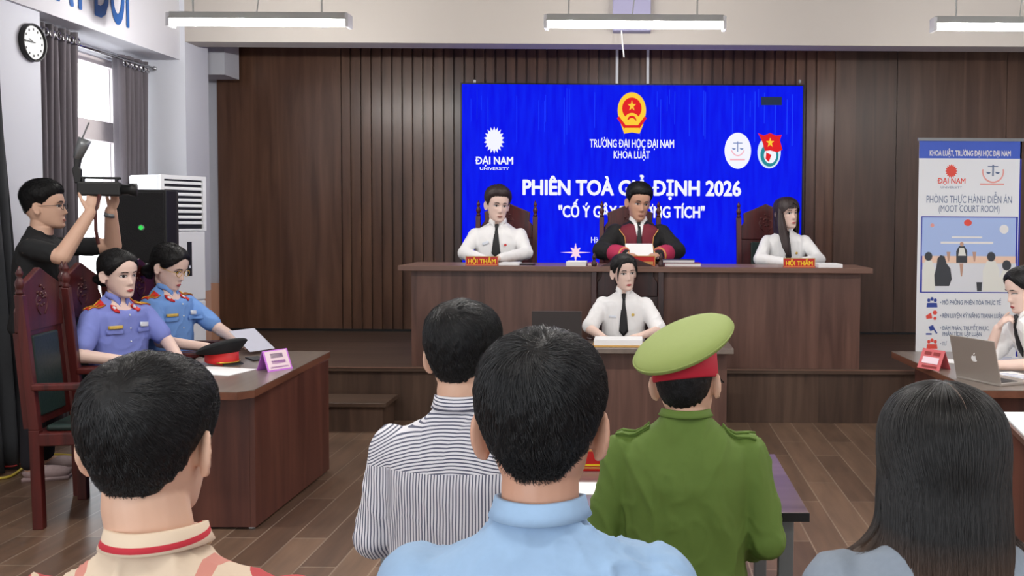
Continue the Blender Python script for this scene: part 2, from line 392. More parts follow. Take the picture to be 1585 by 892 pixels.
# clock
_d = ray(47, 66); _p = CAM + _d * (-3.70 / _d.x)
t = thing('wall_clock', _p, R(90), 'round black-rimmed wall clock with white dial on the pilaster', 'clock', scale=.88)
CM = Matrix.Rotation(R(90), 4, 'X')
def disc(mb, r_, y0, y1, seg=40, mi=0, c=(0, 0)):
    mb.rings([[(c[0] + rr_ * math.cos(2 * PI * j / seg), y, c[1] + rr_ * math.sin(2 * PI * j / seg)) for j in range(seg)] for rr_, y in ((r_, y0), (r_, y1))], mi=mi); return mb
disc(MB(), .118, -.002, -.022).build('dial', 'clock_face', t)
mb = MB(); seg = 48
mb.rings([[(rr_ * math.cos(2 * PI * j / seg), y, rr_ * math.sin(2 * PI * j / seg)) for j in range(seg)] for rr_, y in ((.128, -.0), (.130, -.03), (.124, -.04), (.115, -.03), (.113, -.02))], cap=False)
mb.build('rim', 'black_plastic', t, True)
MB().prism([(-.004, 0), (.004, 0), (.003, .06), (-.003, .06)], (0, -.026, 0), (math.cos(R(25)), 0, math.sin(R(25))), (-math.sin(R(-65) + PI / 2) * 0 - math.cos(R(-35)), 0, math.sin(R(20))), (0, .002, 0)).build('hour_hand', 'black_plastic', t)
MB().box(-.088, .01, -.03, -.028, -.003, .004).build('minute_hand', 'black_plastic', t)
for k in range(12):
    a = k * PI / 6; MB().box(.09 * math.cos(a) - .004, .09 * math.cos(a) + .004, -.025, -.022, .09 * math.sin(a) - .008, .09 * math.sin(a) + .008).build('hour_mark', 'black_plastic', t)

# wall lettering on the left beam
lb = 1.43 + (345 - 51) / ((990 - 206) / 3.67)
o = lettering('wall_lettering', 'THAY ĐỔI', (-3.668, 5.60, lb), (0, 1, 0), (0, 0, 1), 1.17, .40, 'letter_blue', None, bold=.03)
tag(o, 'blue capital lettering THAY ĐỔI painted along the left beam', 'lettering')

# ================================================================ CURTAINS
def curtain(label, x, y0, y1, z0, z1, folds, mt, amp=.045, lean=0.0, rings=True, drift=0.0):
    t = thing('curtain', (x, (y0 + y1) / 2, z0), 0, label, 'curtain', None)
    nu, nv = folds * 12, 14; rr = []
    for i in range(nv + 1):
        v = i / nv; row = []
        for j in range(nu + 1):
            u = j / nu; ph = u * folds * 2 * PI
            row.append((amp * math.sin(ph) * (.8 + .4 * v) + lean * (1 - v) + .012 * math.sin(3 * v + ph * .5), (u - .5) * (y1 - y0) * (1 + .03 * math.sin(5 * v)) + drift * (1 - v), (z1 - z0) * v))
        rr.append(row)
    c = MB().rings(rr, closed=False).build('fabric', mt, t, True)
    md = c.modifiers.new('thick', 'SOLIDIFY'); md.thickness = .004
    if rings:
        for k in range(folds):
            yy = (k + .25) / folds * (y1 - y0) - (y1 - y0) / 2; mb = MB(); sg = 16
            mb.rings([[(amp + .01 + rr_ * 0 + dx, yy + rr_ * math.cos(2 * PI * j / sg), z1 - z0 - .06 + rr_ * math.sin(2 * PI * j / sg)) for j in range(sg)] for rr_, dx in ((.03, 0), (.03, .006), (.018, .006), (.018, 0))], cap=False)
            mb.build('eyelet', 'chrome', t, True)
    return t
curtain('dark grey floor-length curtain at the left frame edge', -3.72, 4.85, 5.42, .01, 2.66, 6, 'curtain_dark', .05, lean=.16, rings=False)
curtain('grey curtain with eyelets hanging right beside the wall clock', -3.86, 5.88, 6.42, .05, 2.68, 8, 'curtain', .05)
curtain('pale grey curtain drawn open at the far side of the window', -3.93, 7.08, 7.46, .05, 2.66, 6, 'curtain', .045)
tag(MB().tube([(-3.86, 5.84, 2.62), (-3.86, 7.5, 2.62)], .012, 10).ellipsoid((-3.86, 7.49, 2.62), (.02, .02, .02)).build('curtain_rod', 'chrome', None, True), 'thin metal curtain rod above the window', 'curtain rod')

# ================================================================ LED SCREEN
YS = 8.62
def S(px, py): p = at(px, py, YS); return p.x, p.z
x0, zt = S(715, 130); x1, _ = S(1243, 133); _, zb = S(980, 440)
t = thing('led_screen', (0, YS, 0), 0, 'large blue LED wall screen with white court title behind the judges', 'screen')
led = t
MB().box(x0, x1, 0, .06, zb, zt).build('display', 'led_blue', t)
mb = MB(); fr = .012
mb.box(x0 - fr, x0, -.004, .07, zb - fr, zt + fr).box(x1, x1 + fr, -.004, .07, zb - fr, zt + fr).box(x0, x1, -.004, .07, zt, zt + fr).box(x0, x1, -.004, .07, zb - fr, zb)
mb.build('screen_frame', 'black_metal', t)
for px in (735, 1238):
    x_, z_ = S(px, 127); MB().box(x_ - .012, x_ + .012, -.004, .03, z_ - .01, z_ + .02).build('bracket', 'chrome', t)
def ledtext(s, xa, xb, yb, yc, bold=.01, mt='led_white'):
    a = S(xa, yb); b_ = S(xb, yb); c = S(xa, yc)
    return lettering('lettering', s, (a[0], 0, a[1]), (1, 0, 0), (0, 0, 1), b_[0] - a[0], c[1] - a[1], mt, led, bold, .006)
ledtext('TRƯỜNG ĐẠI HỌC ĐẠI NAM', 913, 1043, 228, 216, .02)
ledtext('KHOA LUẬT', 950, 1006, 245, 234, .02)
ledtext('PHIÊN TOÀ GIẢ ĐỊNH 2026', 810, 1146, 301, 279, .038)
ledtext('"CỐ Ý GÂY THƯƠNG TÍCH"', 865, 1090, 336, 319, .034)
ledtext('Hà Nội', 915, 946, 376, 367, .0)
ledtext('ĐẠI NAM', 736, 794, 254, 243, .03)
ledtext('UNIVERSITY', 743, 788, 263, 259, .01)
def poly2(name, pts, mt, d, parent=None):
    """flat artwork on the screen: pts in photo pixels, d = height above the display in mm"""
    mb = MB(); q = [S(*p) for p in pts]
    mb.prism([(a, b_) for a, b_ in q], (0, -.001 * d, 0), (1, 0, 0), (0, 0, 1), (0, .0009, 0)); return mb.build(name, mt, parent or led)
def ell(cx, cy, rx, ry, n=40, a0=0, a1=2 * PI): return [(cx + rx * math.cos(a0 + (a1 - a0) * i / n), cy - ry * math.sin(a0 + (a1 - a0) * i / n)) for i in range(n)]
def star(cx, cy, rx, ry, k=.4, n=5): return [(cx + rx * (1 if i % 2 == 0 else k) * math.sin(PI * i / n), cy - ry * (1 if i % 2 == 0 else k) * math.cos(PI * i / n)) for i in range(2 * n)]
# sun mark
mb_pts = star(765, 217, 16, 21, .72, 18)
poly2('sun_mark', mb_pts, 'led_white', 2)
# national emblem
e = poly2('emblem', ell(978, 171, 22, 28) , 'led_gold', 1.5)
poly2('emblem_ribbon', [(961, 192), (996, 192), (990, 207), (978, 205), (966, 207)], 'led_gold', 1.4, e)
poly2('emblem_field', ell(978, 168, 15, 17), 'led_red', 2.5, e)
poly2('emblem_star', star(978, 164, 7, 9, .4), 'led_gold', 3.5, e)
poly2('emblem_gear', ell(978, 185, 11, 10, 24, 0, PI) , 'led_gold', 4, e)
poly2('emblem_arc', ell(978, 187, 7, 8, 24, 0, PI) , 'led_red', 5, e)
poly2('emblem_core', ell(978, 189, 6, 6, 24, 0, PI) , 'led_gold', 6, e)
for s in (-1, 1): poly2('emblem_band', [(978 + s * 8, 196), (978 + s * 20, 180), (978 + s * 23, 183), (978 + s * 12, 199)], 'led_red', 5, e)
poly2('emblem_band', [(967, 194), (989, 194), (989, 198), (967, 198)], 'led_red', 5, e)
# oval seal
e = poly2('seal', ell(1142, 233.5, 20.5, 28), 'led_white', 1.5)
poly2('scale_post', [(1141, 219), (1142.5, 219), (1142.5, 235), (1141, 235)], 'led_grey', 2.5, e)
poly2('scale_beam', [(1135, 221), (1149, 221), (1149, 222.5), (1135, 222.5)], 'led_grey', 3.5, e)
for s in (-1, 1):
    poly2('scale_pan', ell(1142 + s * 6, 229, 3, 3, 12, PI, 2 * PI), 'led_grey', 3, e)
    L = ell(1142, 226, 10, 14, 14, PI * (1.5), PI * (1.5 + s * .38)); L2 = ell(1142, 226, 11.6, 16, 14, PI * 1.5, PI * (1.5 + s * .38))
    poly2('laurel', L + L2[::-1], 'led_pink', 2.5, e)
poly2('seal_caption', [(1130, 246), (1153, 246), (1153, 248.5), (1130, 248.5)], 'led_pink', 2.6, e)
# youth badge
e = poly2('badge', ell(1190.5, 236, 18, 25), 'led_pale', 1.5)
poly2('badge_ring', ell(1191, 240, 14, 18), 'led_teal', 2.5, e)
poly2('badge_core', ell(1192, 241, 9.5, 12), 'led_white', 3.2, e)
poly2('badge_hand', [(1186, 236), (1194, 240), (1190, 251), (1185, 246)], 'led_red', 4.0, e)
poly2('badge_flag', [(1173, 206), (1182, 210), (1192, 206), (1201, 210), (1210, 209), (1207, 217), (1211, 232), (1203, 236), (1192, 233), (1184, 234), (1180, 220)], 'led_red', 5, e)
poly2('badge_star', star(1192, 221, 6.5, 8, .4), 'led_gold', 6, e)
# grey info box and light star, light streaks in the artwork
poly2('dark_tile', [(1178, 150), (1210, 150), (1210, 163), (1178, 163)], 'led_dark', 2)
poly2('sparkle', star(891, 391, 24, 8, .22, 4), 'led_glow', 2)
poly2('sparkle', star(891, 391, 9, 15, .45, 6), 'led_glow', 3)
rs = random.Random(3)
for k in range(34):
    px = rs.uniform(722, 1236); y0_ = 136 + rs.random() * 20; y1_ = y0_ + rs.uniform(20, 80)
    a = S(px, y0_); b_ = S(px + .7, y1_); mb = MB().prism([(a[0], a[1]), (b_[0], a[1]), (b_[0], b_[1]), (a[0], b_[1])], (0, -.0008, 0), (1, 0, 0), (0, 0, 1), (0, .0004, 0)); mb.build('light_streak', 'led_line', led)

# ================================================================ JUDGES BENCH
xa, xb = at(615, 412, 6.55).x, at(1352, 425, 6.55).x
t = thing('judges_bench', (0, 6.62, STAGE_Z), 0, 'long dark wooden judges bench standing along the stage front edge', 'bench')
BH = 1.113 - STAGE_Z
MB().box(xa, xb, -.06, .50, BH - .038, BH).build('bench_top', 'bench_top_wood', t, bevel=.004)
xc, xd = at(637, 500, 6.64).x, at(1331, 500, 6.64).x
mb = MB(); mb.box(xc, xd, .02, .045, 0, BH - .04)
mb.build('front_panel', 'bench_wood', t)
for x_ in (xc, xd - .03): MB().box(x_, x_ + .03, .045, .42, 0, BH - .04).build('side_panel', 'bench_wood', t)
MB().box(xc + .03, xd - .03, .045, .06, BH - .2, BH - .04).build('apron', 'bench_wood', t)
BENCH_TOP = 1.113

# ================================================================ DESKS
def side_desk(name, label, pts, bx0, bx1, by0, by1, side):
    """side desk: thick bevelled top on a closed body; side = x of the panelled side"""
    t = thing(name, ((bx0 + bx1) / 2, (by0 + by1) / 2, 0), 0, label, 'desk'); o = Vector(t.location); H = .672
    mb = MB(); mb.prism([(p[0] - o.x, p[1] - o.y) for p in pts], (0, 0, H - .004), (1, 0, 0), (0, 1, 0), (0, 0, .004)); mb.build('desk_top', 'desk_top_wood', t)
    mb = MB(); mb.prism([(p[0] - o.x, p[1] - o.y) for p in pts], (0, 0, H - .036), (1, 0, 0), (0, 1, 0), (0, 0, .032)); mb.build('edge_band', 'desk_edge_wood', t)
    X0, X1, Y0, Y1 = bx0 - o.x, bx1 - o.x, by0 - o.y, by1 - o.y
    if side > 0: MB().box(X1 - .025, X1, Y0, Y1, .012, H - .036).build('front_panel', 'desk_wood', t)
    else: MB().box(X0, X0 + .025, Y0, Y1, .012, H - .036).build('front_panel', 'desk_wood', t)
    a, b_ = (X0, X1 - .026) if side > 0 else (X0 + .026, X1)
    MB().box(a, b_, Y0, Y0 + .025, .012, H - .036).build('side_panel', 'desk_wood', t)
    MB().box(a, b_, Y1 - .025, Y1, .012, H - .036).build('side_panel', 'desk_wood', t)
    for x_ in (X0 + .03, X1 - .03):
        for y_ in (Y0 + .03, Y1 - .03): MB().lathe([(.014, 0), (.018, .012)], (x_, y_, 0), 10).build('foot', 'plastic_white', t)
    return t
DT = .672
A, B = atz(385, 607, DT), atz(511, 544, DT)
side_desk('prosecution_desk', 'dark wooden desk on the left with black cap and papers on top', [(-2.38, A.y + .03), (A.x - .05, A.y), (A.x, A.y + .06), (B.x, B.y), (-2.38, B.y)], -2.34, -1.76, 4.26, 5.28, 1)
A2, B2 = atz(1512, 604, DT), atz(1380, 544, DT)
side_desk('defence_desk', 'dark wooden desk on the right carrying the silver laptop', [(A2.x, A2.y), (2.03, A2.y), (2.03, B2.y), (B2.x, B2.y)], 1.60, 1.99, 4.42, 5.4, -1)
p, q = atz(1543, 637, .672), atz(1587, 680, .672)
t = thing('side_table', (1.75, 3.5, 0), 0, 'pale-topped table partly hidden behind the long-haired person at lower right', 'table')
def L_(v): return (v[0] - 1.75, v[1] - 3.5)
MB().prism([L_(p), L_((2.1, p.y)), L_((2.1, 3.05)), L_((q.x - .02, 3.05)), L_(q)], (0, 0, .645), (1, 0, 0), (0, 1, 0), (0, 0, .02)).build('table_top', 'bench_wood', t)
MB().prism([L_((p.x + .012, p.y - .01)), L_((2.09, p.y - .01)), L_((2.09, 3.07)), L_((q.x + .0, 3.07)), L_((q.x + .012, q.y))], (0, 0, .665), (1, 0, 0), (0, 1, 0), (0, 0, .007)).build('table_mat', 'clock_face', t)
MB().box(-.27, .3, -.42, .2, 0, .645).build('table_body', 'desk_wood', t)

# clerk desk
p0, p1 = atz(795, 537, .655), atz(1136, 540, .655)
t = thing('clerk_desk', ((p0.x + p1.x) / 2, p1.y, 0), 0, 'dark wooden desk on the floor before the stage where the clerk sits', 'desk')
hw = (p1.x - p0.x) / 2
MB().box(-hw, hw, 0, .36, .62, .655).build('desk_top', 'desk_top_wood', t, bevel=.004)
MB().box(-hw + .12, hw - .03, .13, .15, .0, .62).build('front_panel', 'bench_wood', t)
for x_ in (-hw + .12, hw - .055): MB().box(x_, x_ + .025, .151, .34, 0, .62).build('side_panel', 'bench_wood', t)
CLERK_Y = 6.0

# accused table (nearest)
FT = .672
c0, c1 = atz(567, 785, FT), atz(1256, 799, FT); c2 = atz(1200, 690, FT)
YN, YF = (c0.y + c1.y) / 2, c2.y
t = thing('accused_table', (0, YN, 0), 0, 'long brown-topped table with grey metal legs in front of the green-uniformed officer', 'table')
MB().box(c0.x, c1.x, 0, .62, FT - .02, FT).build('table_top', 'front_desk_wood', t, bevel=.003)
MB().box(c0.x + .0, c1.x - .0, -.002, .0, FT - .024, FT - .001).build('edge_strip', 'black_plastic', t)
MB().box(c0.x + .06, c1.x - .06, .04, .5, FT - .06, FT - .021).build('drawer_box', 'black_metal', t)
for x_ in (c0.x + .035, c1.x - .075):
    for y_ in (.03, .54): MB().box(x_, x_ + .04, y_, y_ + .03, .02, FT - .021).build('leg', 'grey_metal', t, bevel=.003)
    MB().box(x_, x_ + .04, .0, .6, 0, .02).build('foot_bar', 'black_metal', t)
print('accused table', c0, c1, c2)

# ================================================================ CHAIRS
def make_chair(wd):
    t = thing('carved_chair', (0, 0, 0), 0, 'x', 'chair')
    hw = .235
    for s in (-1, 1):
        MB().box(s * hw - .022, s * hw + .022, -.235, -.19, 0, .44).build('leg', wd, t, bevel=.004)
        MB().prism([(.17, 0), (.215, 0), (.225, .46), (.18, .46)], (s * hw - .022, 0, 0), (0, 1, 0), (0, 0, 1), (.044, 0, 0)).build('leg', wd, t, bevel=.004)
        MB().prism([(.18, .46), (.225, .46), (.275, 1.08), (.238, 1.08)], (s * hw - .02, 0, 0), (0, 1, 0), (0, 0, 1), (.04, 0, 0)).build('back_post', wd, t, bevel=.004)
        MB().lathe([(.014, 0), (.02, .01), (.012, .02), (.016, .03), (.021, .05), (.014, .07), (.009, .078), (.014, .09), (.016, .1), (.008, .116), (.003, .13)], (s * hw, .257, 1.08), 12).build('finial', wd, t, True)
        MB().box(s * hw - .024, s * hw + .024, -.24, .21, .64, .672).build('armrest', wd, t, bevel=.008)
        MB().box(s * hw - .017, s * hw + .017, -.22, -.18, .47, .64).build('arm_post', wd, t, bevel=.004)
    MB().box(-hw - .02, hw + .02, -.245, .22, .385, .445).build('seat_frame', wd, t, bevel=.006)
    MB().box(-hw + .02, hw - .02, -.23, .17, .445, .475).build('seat_cushion', 'green_leather', t, bevel=.012)
    # crest: gabled board with shoulders
    q = [(-hw + .02, .90), (-hw + .02, 1.0), (-hw + .05, 1.04), (-.19, 1.115), (-.09, 1.155), (0, 1.195), (.09, 1.155), (.19, 1.115), (hw - .05, 1.04), (hw - .02, 1.0), (hw - .02, .90)]
    c = MB().prism(q, (0, .236, 0), (1, 0, 0), (0, .03, 1), (0, .03, 0)).build('crest', wd, t, bevel=.006)
    mb = MB(); rs = random.Random(5)
    for k in range(12):
        a = k * .9; r_ = .01 + .0035 * k
        mb.ellipsoid((r_ * math.cos(a), .267, 1.05 + 1.4 * r_ * math.sin(a)), (.011, .006, .008), 8, 6)
    for s in (-1, 1): mb.tube([(s * .02, .265, .97), (s * .05, .268, 1.0), (s * .06, .27, 1.04), (s * .035, .27, 1.07)], .005, 6)
    mb.build('carving', 'chair_wood', c, True)
    MB().prism([(-hw + .02, .46), (-hw + .02, .90), (hw - .02, .90), (hw - .02, .46)], (0, .198, 0), (1, 0, 0), (0, .085, 1), (0, .025, 0)).build('back_board', wd, t)
    MB().prism([(-.13, .50), (-.13, .88), (.13, .88), (.13, .50)], (0, .178, 0), (1, 0, 0), (0, .085, 1), (0, .02, 0)).build('back_cushion', 'green_leather', t, bevel=.008)
    return t
CH1 = make_chair('chair_wood'); CH2 = make_chair('chair_wood_dark'); used = set()
def chair(kind, x, y, z, rz, label, group=None):
    k = CH1 if kind == 1 else CH2
    o = copy_tree(k) if kind in used else k; used.add(kind)
    o.location = (x, y, z); o.rotation_euler = (0, 0, R(rz)); o['label'] = label
    if group: o['group'] = group
    return o
GJ = 'carved high-backed chairs behind the bench'
GP = 'carved high-backed chairs at the left desk'
JY = 7.50
chair(1, at(783, 330, 7.7).x, JY, STAGE_Z, 0, 'carved red-brown high-backed chair behind the short-haired person in white shirt at the bench', GJ)
chair(1, at(977, 330, 7.7).x, JY + .02, STAGE_Z, 2, 'carved red-brown high-backed chair behind the robed judge', GJ)
chair(1, at(1193, 330, 7.7).x, JY, STAGE_Z, 6, 'carved red-brown high-backed chair behind the long-haired person at the bench', GJ)
chair(2, at(971, 420, 6.5).x, 6.335, 0, 0, 'carved dark high-backed chair behind the clerk below the bench')
chair(1, -2.60, 4.52, 0, 99, 'empty carved chair with green leather seat nearest on the left by the dark curtain', GP)
chair(1, -2.72, 5.04, 0, 96, 'carved chair under the person in purplish blue uniform', GP)
chair(1, -2.70, 5.58, 0, 94, 'carved chair under the bespectacled person in sky blue uniform', GP)
chair(2, 2.36, 5.0, 0, -88, 'carved dark chair under the person at the right frame edge')
# ================================================================ PEOPLE
mat('skin_fair', (230, 200, 186), 0.5, noise_s=12, noise_a=0.03)
mat('skin_warm', (212, 172, 148), 0.5, noise_s=12, noise_a=0.04)
mat('skin_tan', (196, 150, 126), 0.5, noise_s=12, noise_a=0.04)
mat('hair_black', (15, 15, 16), 0.5, noise_s=60, noise_a=0.2, bump=0.3, spec=0.3)
mat('hair_strand', (26, 27, 29), 0.36, spec=0.5)
mat('hair_soft', (46, 34, 34), 0.5, noise_s=60, noise_a=0.2, bump=0.3, stretch=(1, 1, .1))
mat('scalp', (86, 66, 54), 0.7)
mat('lip_red', (176, 84, 84), 0.45); mat('lip_dark', (150, 96, 84), 0.5)
mat('eye_white', (226, 222, 220), 0.3); mat('iris', (24, 16, 14), 0.2)
mat('brow', (40, 30, 28), 0.8)
mat('shirt_white', (240, 240, 240), 0.75, noise_s=8, noise_a=0.02)
mat('shirt_cream', (214, 196, 174), 0.8)
mat('shirt_light_blue', (144, 174, 206), 0.8, noise_s=90, noise_a=0.05)
mat('shirt_sky', (112, 156, 220), 0.75)
mat('shirt_periwinkle', (124, 136, 208), 0.75)
mat('tshirt_black', (24, 26, 28), 0.9)
mat('robe_black', (20, 20, 22), 0.85)
mat('robe_maroon', (112, 24, 44), 0.75)
mat('cloth_pink', (176, 40, 80), 0.75)
mat('piping_gold', (206, 150, 80), 0.5)
mat('uniform_green', (94, 120, 48), 0.8, noise_s=60, noise_a=0.04)
mat('cap_green', (140, 156, 84), 0.75, noise_s=60, noise_a=0.03)
mat('cap_red', (186, 22, 48), 0.75)
mat('grey_shirt', (122, 132, 144), 0.85, noise_s=120, noise_a=0.08)
mat('tie_black', (22, 22, 26), 0.6)
mat('trousers_dark', (30, 32, 40), 0.85)
mat('shoe_black', (16, 16, 16), 0.35)
mat('sneaker', (170, 150, 150), 0.7, noise_s=30, noise_a=0.3)
mat('badge_red', (206, 36, 36), 0.5); mat('badge_gold', (216, 184, 90), 0.4, 0.3); mat('badge_white', (220, 226, 236), 0.5)
mat('badge_blue', (80, 110, 190), 0.5)
mat('button', (214, 220, 226), 0.35)
mat('seam_blue', (112, 140, 172), 0.8)

def stripes(name, base, line, pitch, zsplit):
    """striped cotton: lines across the yoke above zsplit, lines down the back below it (a woven pattern, object coordinates)"""
    m = bpy.data.materials.new(name); m.use_nodes = True; MATS[name] = m
    n = m.node_tree.nodes; l = m.node_tree.links; b = n['Principled BSDF']
    t = n.new('ShaderNodeTexCoord'); sp = n.new('ShaderNodeSeparateXYZ'); l.new(t.outputs['Object'], sp.inputs[0])
    def M_(op, a, b_=None):
        k = n.new('ShaderNodeMath'); k.operation = op
        if isinstance(a, (int, float)): k.inputs[0].default_value = a
        else: l.new(a, k.inputs[0])
        if b_ is not None:
            if isinstance(b_, (int, float)): k.inputs[1].default_value = b_
            else: l.new(b_, k.inputs[1])
        return k.outputs[0]
    up = M_('GREATER_THAN', sp.outputs['Z'], zsplit)
    zz = M_('ADD', M_('ADD', sp.outputs['Z'], M_('MULTIPLY', sp.outputs['Y'], .2)), M_('MULTIPLY', M_('MULTIPLY', sp.outputs['X'], sp.outputs['X']), 1.5))
    co = M_('ADD', M_('MULTIPLY', zz, up), M_('MULTIPLY', sp.outputs['X'], M_('SUBTRACT', 1.0, up)))
    f = M_('GREATER_THAN', M_('FRACT', M_('DIVIDE', co, pitch)), 0.60)
    mx = n.new('ShaderNodeMix'); mx.data_type = 'RGBA'; l.new(f, mx.inputs[0])
    mx.inputs[6].default_value = (*srgb(base), 1); mx.inputs[7].default_value = (*srgb(line), 1)
    l.new(mx.outputs[2], b.inputs['Base Color']); b.inputs['Roughness'].default_value = 0.8
stripes('shirt_striped', (226, 226, 232), (92, 96, 116), .0078, .93)

def plaid():
    m = bpy.data.materials.new('shirt_plaid'); m.use_nodes = True; MATS['shirt_plaid'] = m
    n = m.node_tree.nodes; l = m.node_tree.links; b = n['Principled BSDF']
    t = n.new('ShaderNodeTexCoord'); sp = n.new('ShaderNodeSeparateXYZ'); l.new(t.outputs['Object'], sp.inputs[0])
    def band(sock, c, w_):
        a = n.new('ShaderNodeMath'); a.operation = 'COMPARE'; a.inputs[1].default_value = c; a.inputs[2].default_value = w_; l.new(sock, a.inputs[0]); return a.outputs[0]
    col = (*srgb((216, 196, 172)), 1); prev = None
    for sock, c, w_, cc, al in ((sp.outputs['X'], -.085, .009, (196, 60, 64), .6), (sp.outputs['X'], .085, .009, (196, 60, 64), .6), (sp.outputs['Z'], 1.012, .011, (186, 30, 48), .92), (sp.outputs['Z'], .90, .016, (186, 30, 48), .92)):
        mx = n.new('ShaderNodeMix'); mx.data_type = 'RGBA'; k = n.new('ShaderNodeMath'); k.operation = 'MULTIPLY'; k.inputs[1].default_value = al
        l.new(band(sock, c, w_), k.inputs[0]); l.new(k.outputs[0], mx.inputs[0])
        if prev is None: mx.inputs[6].default_value = col
        else: l.new(prev, mx.inputs[6])
        mx.inputs[7].default_value = (*srgb(cc), 1); prev = mx.outputs[2]
    l.new(prev, b.inputs['Base Color']); b.inputs['Roughness'].default_value = 0.8
plaid()
def collar_band():
    m = bpy.data.materials.new('collar_cream'); m.use_nodes = True; MATS['collar_cream'] = m
    n = m.node_tree.nodes; l = m.node_tree.links; b = n['Principled BSDF']
    t = n.new('ShaderNodeTexCoord'); sp = n.new('ShaderNodeSeparateXYZ'); l.new(t.outputs['Object'], sp.inputs[0])
    a = n.new('ShaderNodeMath'); a.operation = 'COMPARE'; a.inputs[1].default_value = 1.087; a.inputs[2].default_value = .004; l.new(sp.outputs['Z'], a.inputs[0])
    mx = n.new('ShaderNodeMix'); mx.data_type = 'RGBA'; l.new(a.outputs[0], mx.inputs[0]); mx.inputs[6].default_value = (*srgb((216, 196, 172)), 1); mx.inputs[7].default_value = (*srgb((190, 44, 58)), 1)
    l.new(mx.outputs[2], b.inputs['Base Color']); b.inputs['Roughness'].default_value = 0.8
collar_band()

HEAD = [(-.120, .013, .074, -.050), (-.113, .030, .084, -.025), (-.100, .043, .088, .010), (-.080, .053, .087, .050), (-.055, .062, .087, .075), (-.030, .067, .088, .088),
        (0, .071, .088, .095), (.025, .0745, .093, .099), (.05, .0765, .092, .100), (.075, .073, .083, .095), (.095, .062, .066, .080), (.110, .043, .043, .055), (.1175, .020, .020, .028)]
def head_mb(M, mb, jaw=1.0, hi=1):
    H = np.array(HEAD); zs = np.linspace(-.120, .1175, 54); seg = 84; rr = []
    zz = H[:, 0]; W_ = np.interp(zs, zz, H[:, 1]); F_ = np.interp(zs, zz, H[:, 2]); B_ = np.interp(zs, zz, H[:, 3])
    for arr in (W_, F_, B_):
        for _ in range(2): arr[1:-1] = (arr[:-2] + 2 * arr[1:-1] + arr[2:]) / 4
    for i, z in enumerate(zs):
        ww = W_[i] * (jaw if z < -.03 else 1 + (jaw - 1) * max(0, (.02 - z) / .05) if z < .02 else 1); f, b_ = F_[i], B_[i]; yc = (b_ - f) / 2; hd = (f + b_) / 2; ring = []
        for j in range(seg):
            a = 2 * PI * j / seg; c, s = math.cos(a), math.sin(a)
            e = 2 / 2.25; x = ww * math.copysign(abs(s) ** e, s); y = yc - hd * math.copysign(abs(c) ** e, c)
            if y < 0:
                ax = abs(x); d = 0
                if -.052 < z < .016:
                    tt = (.014 - z) / .056; k = max(0, min(1, tt)) ** 1.15
                    if z < -.040: k *= max(0, (z + .053) / .013)
                    sg = .0065 + .0055 * max(0, tt); d += .025 * k * math.exp(-(x / sg) ** 2)
                d -= .009 * math.exp(-((ax - .031) / .016) ** 2 - ((z - .000) / .012) ** 2)
                d += .004 * math.exp(-((ax - .028) / .02) ** 2 - ((z - .021) / .007) ** 2)
                d += .006 * math.exp(-(x / .021) ** 2 - ((z + .070) / .0055) ** 2) + .0065 * math.exp(-(x / .018) ** 2 - ((z + .081) / .005) ** 2)
                d -= .004 * math.exp(-(x / .02) ** 2 - ((z + .092) / .005) ** 2); d += .004 * math.exp(-(x / .016) ** 2 - ((z + .106) / .008) ** 2)
                d += .003 * math.exp(-((ax - .044) / .015) ** 2 - ((z + .025) / .016) ** 2)
                y -= d
            ring.append((x, y, z))
        rr.append(ring)
    mb.rings(rr, M=M)
    return mb
def ears_mb(M, mb, es=1.0):
    for s in (-1, 1):
        rot = Matrix.Rotation(s * R(-32), 3, 'Z') @ Matrix.Rotation(R(-10), 3, 'X')
        c = Vector((s * .081, .014, -.010))
        mb.ellipsoid(c, (.0055, .016 * es, .030 * es), 14, 10, M=M, rot=rot)
        pts = []; rad = []
        for k in range(13):
            a = R(-125 + 250 * k / 12 + 0); p = Vector((s * .004, math.cos(a) * .0165 * es, math.sin(a) * .030 * es)); pts.append(c + rot @ p); rad.append(.0042)
        mb.tube(pts, rad, 8, M=M)
        mb.ellipsoid(c + Vector((s * -.001, -.004, -.026 * es)), (.006, .008, .009), 10, 8, M=M)

def remesh(mb, voxel, smooth=2, fac=.5):
    me = bpy.data.meshes.new('tmp'); me.from_pydata(mb.v, [], mb.f)
    bm = bmesh.new(); bm.from_mesh(me); bmesh.ops.recalc_face_normals(bm, faces=bm.faces); bm.to_mesh(me); bm.free()
    o = bpy.data.objects.new('tmp', me); COL.objects.link(o)
    md = o.modifiers.new('r', 'REMESH'); md.mode = 'VOXEL'; md.voxel_size = voxel
    if smooth: s = o.modifiers.new('s', 'SMOOTH'); s.iterations = smooth; s.factor = fac
    dg = bpy.context.evaluated_depsgraph_get(); out = bpy.data.meshes.new_from_object(o.evaluated_get(dg))
    bpy.data.objects.remove(o); bpy.data.meshes.remove(me)
    return out
def wrinkle(me, amp, fr=9.0, seed=0, stretch=(1, 1, .6)):
    nv = len(me.vertices); co = np.empty(nv * 3); me.vertices.foreach_get('co', co); co = co.reshape(-1, 3)
    no = np.empty(nv * 3); me.vertex_normals.foreach_get('vector', no); no = no.reshape(-1, 3)
    for i in range(nv):
        p = Vector((co[i, 0] * fr * stretch[0] + seed, co[i, 1] * fr * stretch[1], co[i, 2] * fr * stretch[2]))
        wv = noise.noise_vector(p * .45); q = noise.noise(p + wv * 1.6); q2 = noise.noise(p * 2.1 + wv * 2.5 + Vector((5, 1, 0)))
        d = ((1 - min(1, abs(q) * 3.2)) ** 2 * 1.1 + (1 - min(1, abs(q2) * 3.5)) ** 2 * .45 - .35) * amp
        co[i] += no[i] * d
    me.vertices.foreach_set('co', co.ravel()); me.update()
